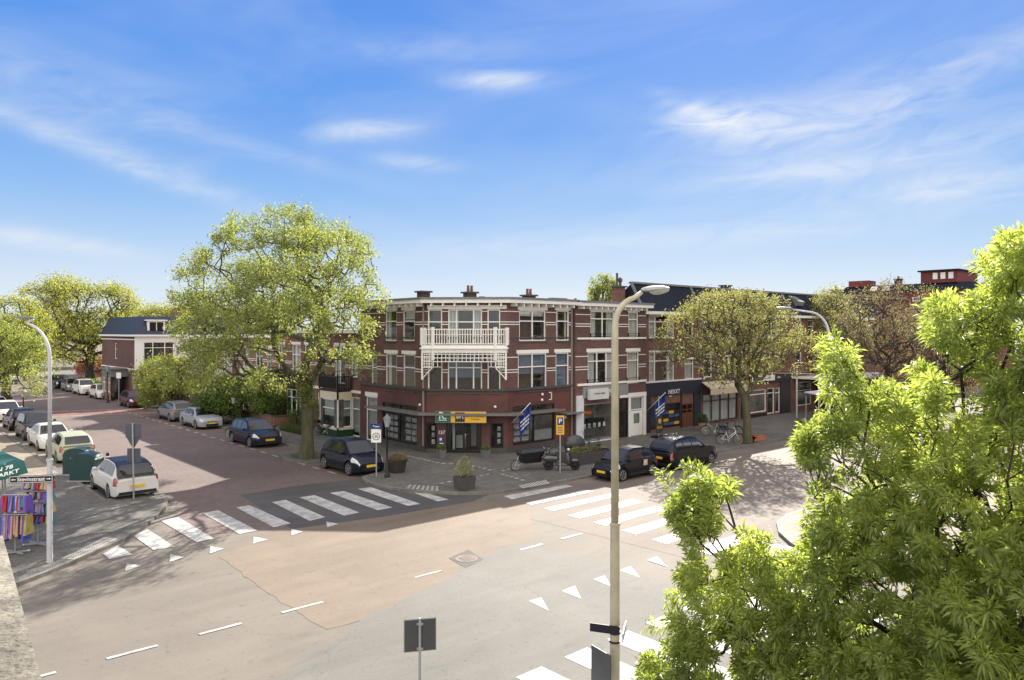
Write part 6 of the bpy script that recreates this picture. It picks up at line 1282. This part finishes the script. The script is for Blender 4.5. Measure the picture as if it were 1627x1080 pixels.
# ================================================================= trees
def skeleton(trunk, targets, rng, step=.6, kappa=.35, droop=0.0, wob=.12):
    nodes = [np.array(p, float) for p in trunk]; par = [-1]+list(range(len(trunk)-1)); plen = [0.0]
    for i in range(1, len(trunk)): plen.append(0.0)
    fork = len(trunk)-1; cand0 = max(0, len(trunk)-3)
    T = np.array(targets, float); order = np.argsort(np.linalg.norm(T-nodes[fork], axis=1)); cap = len(T)*14+50
    A = np.zeros((cap, 3)); PL = np.zeros(cap)
    for i, p in enumerate(nodes): A[i] = p
    for i in range(cand0): PL[i] = 1e6
    n = len(nodes); tips = []
    for ti in order:
        t = T[ti]; d = np.linalg.norm(A[:n]-t, axis=1); below = np.maximum(0, A[:n, 2]-t[2])*.35; j = int(np.argmin(d+kappa*PL[:n]+below)); L = d[j]; k = max(1, int(L/step)); s = A[j].copy(); prev = j
        bend = rng.normal(size=3)*wob*L
        for q in range(1, k+1):
            if n >= cap-1: break
            f = q/k; p = s+(t-s)*f+bend*math.sin(math.pi*f)+np.array((0, 0, -droop*L*f*f)); A[n] = p; par.append(prev); PL[n] = PL[prev]*1.0+L/k if PL[prev] < 1e5 else L/k; prev = n; n += 1
        tips.append(prev)
    return A[:n].copy(), np.array(par[:n]), tips
def tree(name, label, base, trunk_pts, targets, mats, seed, leaves, lsize, lw, r_tip=.008, r_exp=.5, step=.6, kappa=.35, spread=.45, group=None, cat='tree', droop=0, leafdroop=.2, tuft=False, wob=.12, rbase=None, near_tip=None, mode=None, wind=(0, 0, 0), leafbase=.7):
    rng = np.random.default_rng(seed); R = thing(name, label, cat, base, group=group); b = np.array(base if len(base) > 2 else (*base, 0.0))
    A, par, tips = skeleton([np.array(p)-b for p in trunk_pts], np.array(targets)-b, rng, step, kappa, droop, wob); n = len(A)
    cnt = np.zeros(n); 
    for t in tips: cnt[t] += 1
    for i in range(n-1, 0, -1): cnt[par[i]] += cnt[i]
    rad = r_tip*np.maximum(cnt, 1)**r_exp
    if rbase and rad[0] > rbase: rad = np.where(rad > rbase*.35, rbase*.35+(rad-rbase*.35)*(rbase*.65)/(rad[0]-rbase*.35), rad)
    if rbase and rad[0] < rbase: nt_ = len(trunk_pts); rad[:nt_] = np.maximum(rad[:nt_], np.linspace(rbase, rbase*.75, nt_))
    rad[0] *= 1.45
    nt_ = len(trunk_pts)
    ch = np.arange(1, n); pa = par[ch]; P0 = A[pa]; P1 = A[ch]; d = P1-P0; L = np.linalg.norm(d, axis=1); ok = L > 1e-4; ch, pa, P0, P1, d, L = ch[ok], pa[ok], P0[ok], P1[ok], d[ok], L[ok]; d /= L[:, None]
    ref = np.where(np.abs(d[:, 2:3]) < .9, np.array([[0, 0, 1.]]), np.array([[1., 0, 0]])); s = np.cross(d, ref); s /= np.linalg.norm(s, axis=1)[:, None]; t = np.cross(s, d)
    r1 = rad[ch]; r0 = np.where(pa < nt_-1, rad[pa], np.minimum(rad[pa], r1*1.35)); r0 = np.where(ch < nt_, rad[pa], r0)
    K = 7; V = np.empty((len(ch), 2, K, 3))
    for k in range(K):
        a = 2*math.pi*k/K; o = s*math.cos(a)+t*math.sin(a); V[:, 0, k] = P0-d*r0[:, None]*.3+o*r0[:, None]; V[:, 1, k] = P1+d*r1[:, None]*.3+o*r1[:, None]
    base_i = (np.arange(len(ch))*2*K)[:, None]; k = np.arange(K); k2 = (k+1) % K
    Fc = np.stack([base_i+k, base_i+k2, base_i+K+k2, base_i+K+k], axis=-1).reshape(-1)
    np_mesh('trunk', V.reshape(-1, 3), 4, mats[0], R, smooth=True, faces=Fc)
    thin = np.where((cnt <= 2.5) & (np.arange(n) >= nt_))[0]; w = rng.choice(thin, leaves, replace=True); ax0 = A[w]-A[par[w]]; ax0 /= np.maximum(1e-6, np.linalg.norm(ax0, axis=1))[:, None]
    if tuft:
        f = rng.uniform(0, 1, leaves)**.6; p = A[par[w]]+(A[w]-A[par[w]])*f[:, None]; rd = rng.normal(size=(leaves, 3)); rd -= ax0*np.sum(rd*ax0, axis=1)[:, None]; rd /= np.linalg.norm(rd, axis=1)[:, None]
        ax = ax0*rng.uniform(.1, .9, leaves)[:, None]+rd+np.array((0, 0, .15)); p = p+rd*rng.uniform(0, spread, leaves)[:, None]+ax0*rng.uniform(-.05, .12, leaves)[:, None]
    else:
        p = A[w]+rng.normal(size=(leaves, 3))*spread; ax = ax0*.6+rng.normal(size=(leaves, 3))*.8
    ax = ax+np.array(wind)
    np_mesh('crown', leaf_cards(leaves, (p, ax), lsize, lw, rng, droop=leafdroop), 4, mats[1], R)
    return R
def blob_targets(blobs, n, rng, clump=.5, hollow=.35):
    out = []; tot_ = sum(b[3]*b[4]*b[5] for b in blobs)
    for (x, y, z, a, b, c) in blobs:
        k = int(n*a*b*c/tot_)+1; d = rng.normal(size=(k*3, 3)); d /= np.linalg.norm(d, axis=1)[:, None]; r = rng.uniform(hollow**3, 1, k*3)**(1/3)
        p = d*r[:, None]; nz = np.sin(p[:, 0]*5.1+x)+np.sin(p[:, 1]*4.7+y)+np.sin(p[:, 2]*6.3+z); keep = nz > np.quantile(nz, clump*.6); p = p[keep][:k]
        out.append(p*np.array((a, b, c))+np.array((x, y, z)))
    return np.concatenate(out)
def pblob(px, py, dep, rpx, rpy, rdep=None):     # a lump of crown: where it stands, its half width and half height in metres
    c = at(px, py, dep); return (c.x, c.y, c.z, rpx*dep/FPX, (rdep or rpx*dep/FPX*.95), rpy*dep/FPX)
lf_elm = leafmat('leaf_elm', (.08, .105, .03), (.30, .325, .12), .46); lf_yel = leafmat('leaf_yellow_green', (.10, .12, .03), (.32, .32, .09), .48); lf_bud = leafmat('leaf_bronze', (.10, .10, .04), (.30, .29, .15), .42)
lf_brown = leafmat('leaf_brown_bud', (.095, .08, .05), (.25, .21, .13), .32); lf_near = leafmat('leaf_fresh_green', (.10, .135, .04), (.38, .43, .15), .56, .42); lf_pink = leafmat('blossom_pink', (.3, .1, .12), (.6, .35, .35), .3)
rng = np.random.default_rng(1)
# big tree
bp = G(487, 728, .12); B0 = (bp.x, bp.y, .12); dep = 43.9
tr_ = [B0, (bp.x+.05, bp.y, 1.5), (bp.x+.1, bp.y+.1, 3.0), (bp.x+.1, bp.y+.1, 4.4), (bp.x, bp.y+.2, 5.6)]
bl = [pblob(*q, 3.4) for q in ((532, 515, 37.8, 56, 58), (468, 470, 38, 80, 70), (395, 500, 38.5, 80, 58), (552, 462, 39.5, 36, 62), (505, 395, 40, 62, 52), (430, 400, 43.5, 90, 66), (335, 455, 43.5, 62, 62), (365, 560, 40.5, 85, 42), (305, 590, 39.5, 52, 32), (440, 352, 44.5, 72, 28), (520, 420, 46.5, 74, 80), (420, 480, 49, 110, 70), (262, 592, 41, 36, 26), (545, 570, 40, 42, 26), (435, 600, 40, 62, 22), (315, 520, 45, 50, 40))]
tree('elm_tree', 'large fresh green elm tree towering before the terrace left of the corner building', B0, tr_, blob_targets(bl, 2300, rng, .95, .2), (barkg, lf_elm), 3, 68000, .145, .08, r_tip=.009, r_exp=.47, step=.55, kappa=.3, spread=.2, rbase=.34, wind=(.1, -.1, -.15), droop=.03)
# leafy shoots low on its trunk
R = thing('trunk_shoots', 'tuft of leafy shoots growing on the trunk of the large elm', 'shoots', (bp.x, bp.y, 3.2)); bush(R, [(-.2, -.3, .5, .5, .5, .55), (-.3, -.2, 1.5, .45, .45, .5)], 900, .16, .09, lf_elm, 21)
# leafy tree on the shopping street
bp = G(1187, 703, .12); B0 = (bp.x, bp.y, .12); dep = 50.1; u_ = Vector((AX[0], AX[1]))
tr_ = [B0, (bp.x, bp.y, 1.3), (bp.x, bp.y+.05, 2.1), (bp.x+.0, bp.y+.1, 2.6)]
bl = [pblob(1160, 500, dep, 110, 36), pblob(1100, 540, dep, 60, 42), pblob(1230, 540, dep, 70, 45), pblob(1165, 560, dep, 90, 40), pblob(1150, 490, dep, 80, 28), pblob(1070, 560, dep, 25, 30), pblob(1270, 560, dep, 35, 40), pblob(1180, 600, dep, 60, 16)]
tree('street_tree', 'sparse bronze green street tree on a forked trunk with bicycles against it', B0, tr_, blob_targets(bl, 1100, rng, .7, .15), (barkg, lf_bud), 5, 19000, .14, .10, r_tip=.014, r_exp=.46, step=.5, kappa=.25, spread=.22, rbase=.26, wob=.1)
# the brown budding trees to its right
for k, (px, py, dep, sx_, sy_, lab, lfn, tt) in enumerate(((1425, 640, 62, 105, 100, 'broad brown budding tree with bare fan of branches below the far red block', 13000, 1100), (1320, 650, 72, 62, 88, 'bronze budding tree between the leafy street tree and the broad brown tree', 15000, 600), (1510, 640, 70, 70, 90, 'brown budding tree partly behind the near green tree', 9000, 500), (1385, 640, 92, 60, 75, 'furthest brown tree behind the broad brown tree', 8000, 400))):
    c = D(px)*dep; b0 = (c.x, c.y, .1); z1 = at(px, 640, dep).z
    bl = [pblob(px, 545, dep, sx_, sy_), pblob(px-sx_*.4, 520, dep, sx_*.5, sy_*.55), pblob(px+sx_*.4, 530, dep, sx_*.55, sy_*.6)]
    bl = [b for b in bl]; tree('street_tree', lab, b0, [b0, (c.x, c.y, 1.2), (c.x, c.y, 2.2), (c.x, c.y, 2.9)], blob_targets(bl, tt, rng, .3, .1), (barkd if k else bark, lf_brown if k != 1 else lf_bud), 10+k, lfn, .14 if k != 1 else .2, .10, r_tip=.017, r_exp=.44, step=.7, kappa=.12, spread=.3, rbase=.3, wob=.07, group='budding trees along the shopping street')
# far trees on the left
c = G(143, 618); b0 = (c.x, c.y, 0); dep = 97
bl = [pblob(125, 480, dep, 85, 40), pblob(80, 465, dep, 45, 28), pblob(175, 490, dep, 48, 40), pblob(130, 535, dep, 85, 40), pblob(190, 540, dep, 40, 30), pblob(60, 530, dep, 45, 40)]
tree('plane_tree', 'wide yellow green tree over the far parked cars on the side street', b0, [b0, (c.x, c.y, 2), (c.x, c.y, 4), (c.x+.2, c.y, 6)], blob_targets(bl, 1300, rng, .7, .2), (barkd, lf_yel), 31, 24000, .26, .17, r_tip=.02, r_exp=.46, step=1.1, kappa=.2, spread=.4, rbase=.62)
far = [(10, 520, 70, 70, 55, 'yellow green tree at the left edge beyond the parked cars', lf_yel, 15000), (-40, 560, 50, 110, 75, 'overhanging green tree entering at the left edge above the parked cars', lf_elm, 22000), (250, 510, 140, 55, 28, 'distant yellow tree behind the chimney of the mansard house', lf_yel, 9000), (320, 510, 150, 60, 30, 'distant tree left behind the big elm', lf_elm, 9000), (60, 540, 150, 90, 45, 'pale distant tree at the end of the side street', lf_yel, 12000), (190, 520, 165, 60, 30, 'distant tree between the wide tree and the mansard house', lf_elm, 8000), (400, 520, 170, 70, 30, 'distant tree glimpsed through the lower elm crown', lf_elm, 8000)]
for k, (px, py, dep, sx_, sy_, lab, mt_, nl) in enumerate(far):
    c = D(px)*dep; b0 = (c.x, c.y, 0); zb = at(px, py+sy_*.8, dep).z; zb = max(zb, 2)
    bl = [pblob(px, py, dep, sx_*.9, sy_*.85), pblob(px-sx_*.45, py+6, dep, sx_*.5, sy_*.6), pblob(px+sx_*.45, py+8, dep, sx_*.5, sy_*.6), pblob(px+sx_*.1, py-sy_*.3, dep-1, sx_*.5, sy_*.6)]
    if k == 1: bl += [pblob(40, 600, 48, 45, 28), pblob(20, 570, 50, 60, 30)]
    s_ = dep/60; tree('broadleaf_tree', lab, b0, [b0, (c.x, c.y, zb*.5), (c.x, c.y, zb)], blob_targets(bl, 420, rng, .6, .2), (barkd, mt_), 40+k, nl, .16*s_**.8, .11*s_**.8, r_tip=.02*s_, r_exp=.45, step=1.2, kappa=.2, spread=.3*s_, rbase=.4)
c = G(165, 612); b0 = (c.x+1, c.y-2, 0); tree('blossom_tree', 'small cherry tree in pink blossom beside the far tree trunk', b0, [b0, (b0[0], b0[1], 1.0), (b0[0], b0[1], 1.8)], blob_targets([pblob(153, 583, 100, 27, 16)], 200, rng), (barkd, lf_pink), 50, 6000, .22, .16, r_tip=.02, step=.8, spread=.25)
R = thing('hedge', 'bright green hedge below the pink blossom tree', 'hedge', (21.9, 104, 0)); bush(R, [(0, k*1.6-6, .7, .8, 1.2, .8) for k in range(8)], 5000, .25, .15, lf_shrub, 61)
# garden trees before the terrace
for k, (px, py, dep, sx_, sy_, lab, mt_, nl) in enumerate(((395, 628, 61, 72, 36, 'clipped dense garden tree behind the low brick wall', lf_shrub, 24000), (285, 610, 66, 58, 42, 'pale green garden tree above the silver hatchback', lf_yel, 15000), (345, 640, 60, 35, 22, 'dark evergreen shrub below the garden trees', lf_dark, 8000), (255, 600, 72, 35, 30, 'yellow green garden tree next to the cream mansard house', lf_yel, 9000))):
    c = D(px)*dep; b0 = (c.x, c.y, .1); zb = max(.8, at(px, py+sy_*.6, dep).z*.9); tree('garden_tree', lab, b0, [b0, (c.x, c.y, zb*.5), (c.x, c.y, zb)], blob_targets([pblob(px, py, dep, sx_, sy_, 2.0), pblob(px-sx_*.5, py+5, dep-.5, sx_*.5, sy_*.6), pblob(px+sx_*.5, py+8, dep-.5, sx_*.5, sy_*.6)], 380, rng, .5, .3), (bark, mt_), 70+k, nl, .17, .10, r_tip=.014, step=.5, spread=.22, rbase=.16)
# poplars behind the shop house
for k, (px, w_) in enumerate(((945, 10), (958, 14), (974, 10))):
    dep = 78; c = D(px)*dep; b0 = (c.x, c.y, 0); zt = at(px, (438, 430, 436)[k], dep).z; ps = [(c.x, c.y, zt*.62, w_*dep/FPX, w_*dep/FPX, zt*.36)]
    tree('poplar', ('slim poplar behind the roof, left of three', 'tallest slim poplar behind the roof, middle of three', 'slim poplar behind the roof beside the big chimney')[k], b0, [b0, (c.x, c.y, 3), (c.x, c.y, 6), (c.x, c.y, 9), (c.x, c.y, zt-2)], blob_targets(ps, 260, rng, .3, .1), (barkd, lf_elm), 80+k, 8000, .2, .13, r_tip=.015, step=.6, spread=.22, kappa=.6, rbase=.18)
# the near tree: long narrow leaves
poly = [(1548, 395), (1580, 377), (1640, 368), (1850, 340), (2050, 700), (2050, 1300), (1010, 1300), (1022, 1060), (1035, 988), (1065, 950), (1088, 905), (1098, 862), (1075, 835), (1058, 800), (1042, 765), (1055, 738), (1110, 742), (1160, 765), (1172, 790), (1140, 815), (1150, 835), (1190, 850), (1240, 862), (1272, 885), (1292, 850), (1280, 800), (1296, 760), (1276, 735), (1268, 690), (1295, 665), (1345, 655), (1310, 625), (1296, 590), (1298, 560), (1325, 528), (1358, 524), (1368, 545), (1352, 580), (1372, 625), (1420, 610), (1440, 575), (1470, 565), (1490, 590), (1500, 570), (1478, 545), (1472, 500), (1495, 470), (1560, 472), (1575, 440), (1545, 425)]
PX = np.array(poly, float)
def inside(x, y):
    r = False; j = len(PX)-1
    for i in range(len(PX)):
        if (PX[i, 1] > y) != (PX[j, 1] > y) and x < (PX[j, 0]-PX[i, 0])*(y-PX[i, 1])/(PX[j, 1]-PX[i, 1])+PX[i, 0]: r = not r
        j = i
    return r
rg = random.Random(9); tg = []
while len(tg) < 6200:
    x = rg.uniform(1010, 1900); y = rg.uniform(345, 1280)
    if not inside(x, y): continue
    q = math.sin(x*.021+1.3)*math.sin(y*.027+.4)+math.sin(x*.047+y*.031)*.6+math.sin(x*.06-y*.05)*.4
    if q < -.3 and rg.random() < (.8 if x < 1180 or y < 820 else .25): continue
    near = (x-1010)/700+(y-400)/1400; d0 = 12.4-3.6*min(1.3, max(0, near)); d0 = max(6.6, d0); dep = d0+rg.uniform(-.5, 2.6)
    if x < 1300: dep = d0+rg.uniform(-.3, 1.0)
    tg.append(at(x, y, dep))
# upright new shoots of the nearest side
b0 = (9.6, 2.6, .12); b0 = tuple(at(1560, 1500, 10.5)[:2])+(.12,)
NT = tree('near_tree', 'large near tree with long narrow fresh green leaves filling the right foreground', b0, [b0, (b0[0], b0[1], 1.2), (b0[0], b0[1], 2.2), (b0[0]-.05, b0[1]+.1, 3.0)], [tuple(t) for t in tg], (barkd, lf_near), 90, 350000, .12, .026, r_tip=.003, r_exp=.5, step=.32, kappa=.28, spread=.09, tuft=True, leafdroop=.25, wob=.1, rbase=.16, wind=(0, 0, .1))
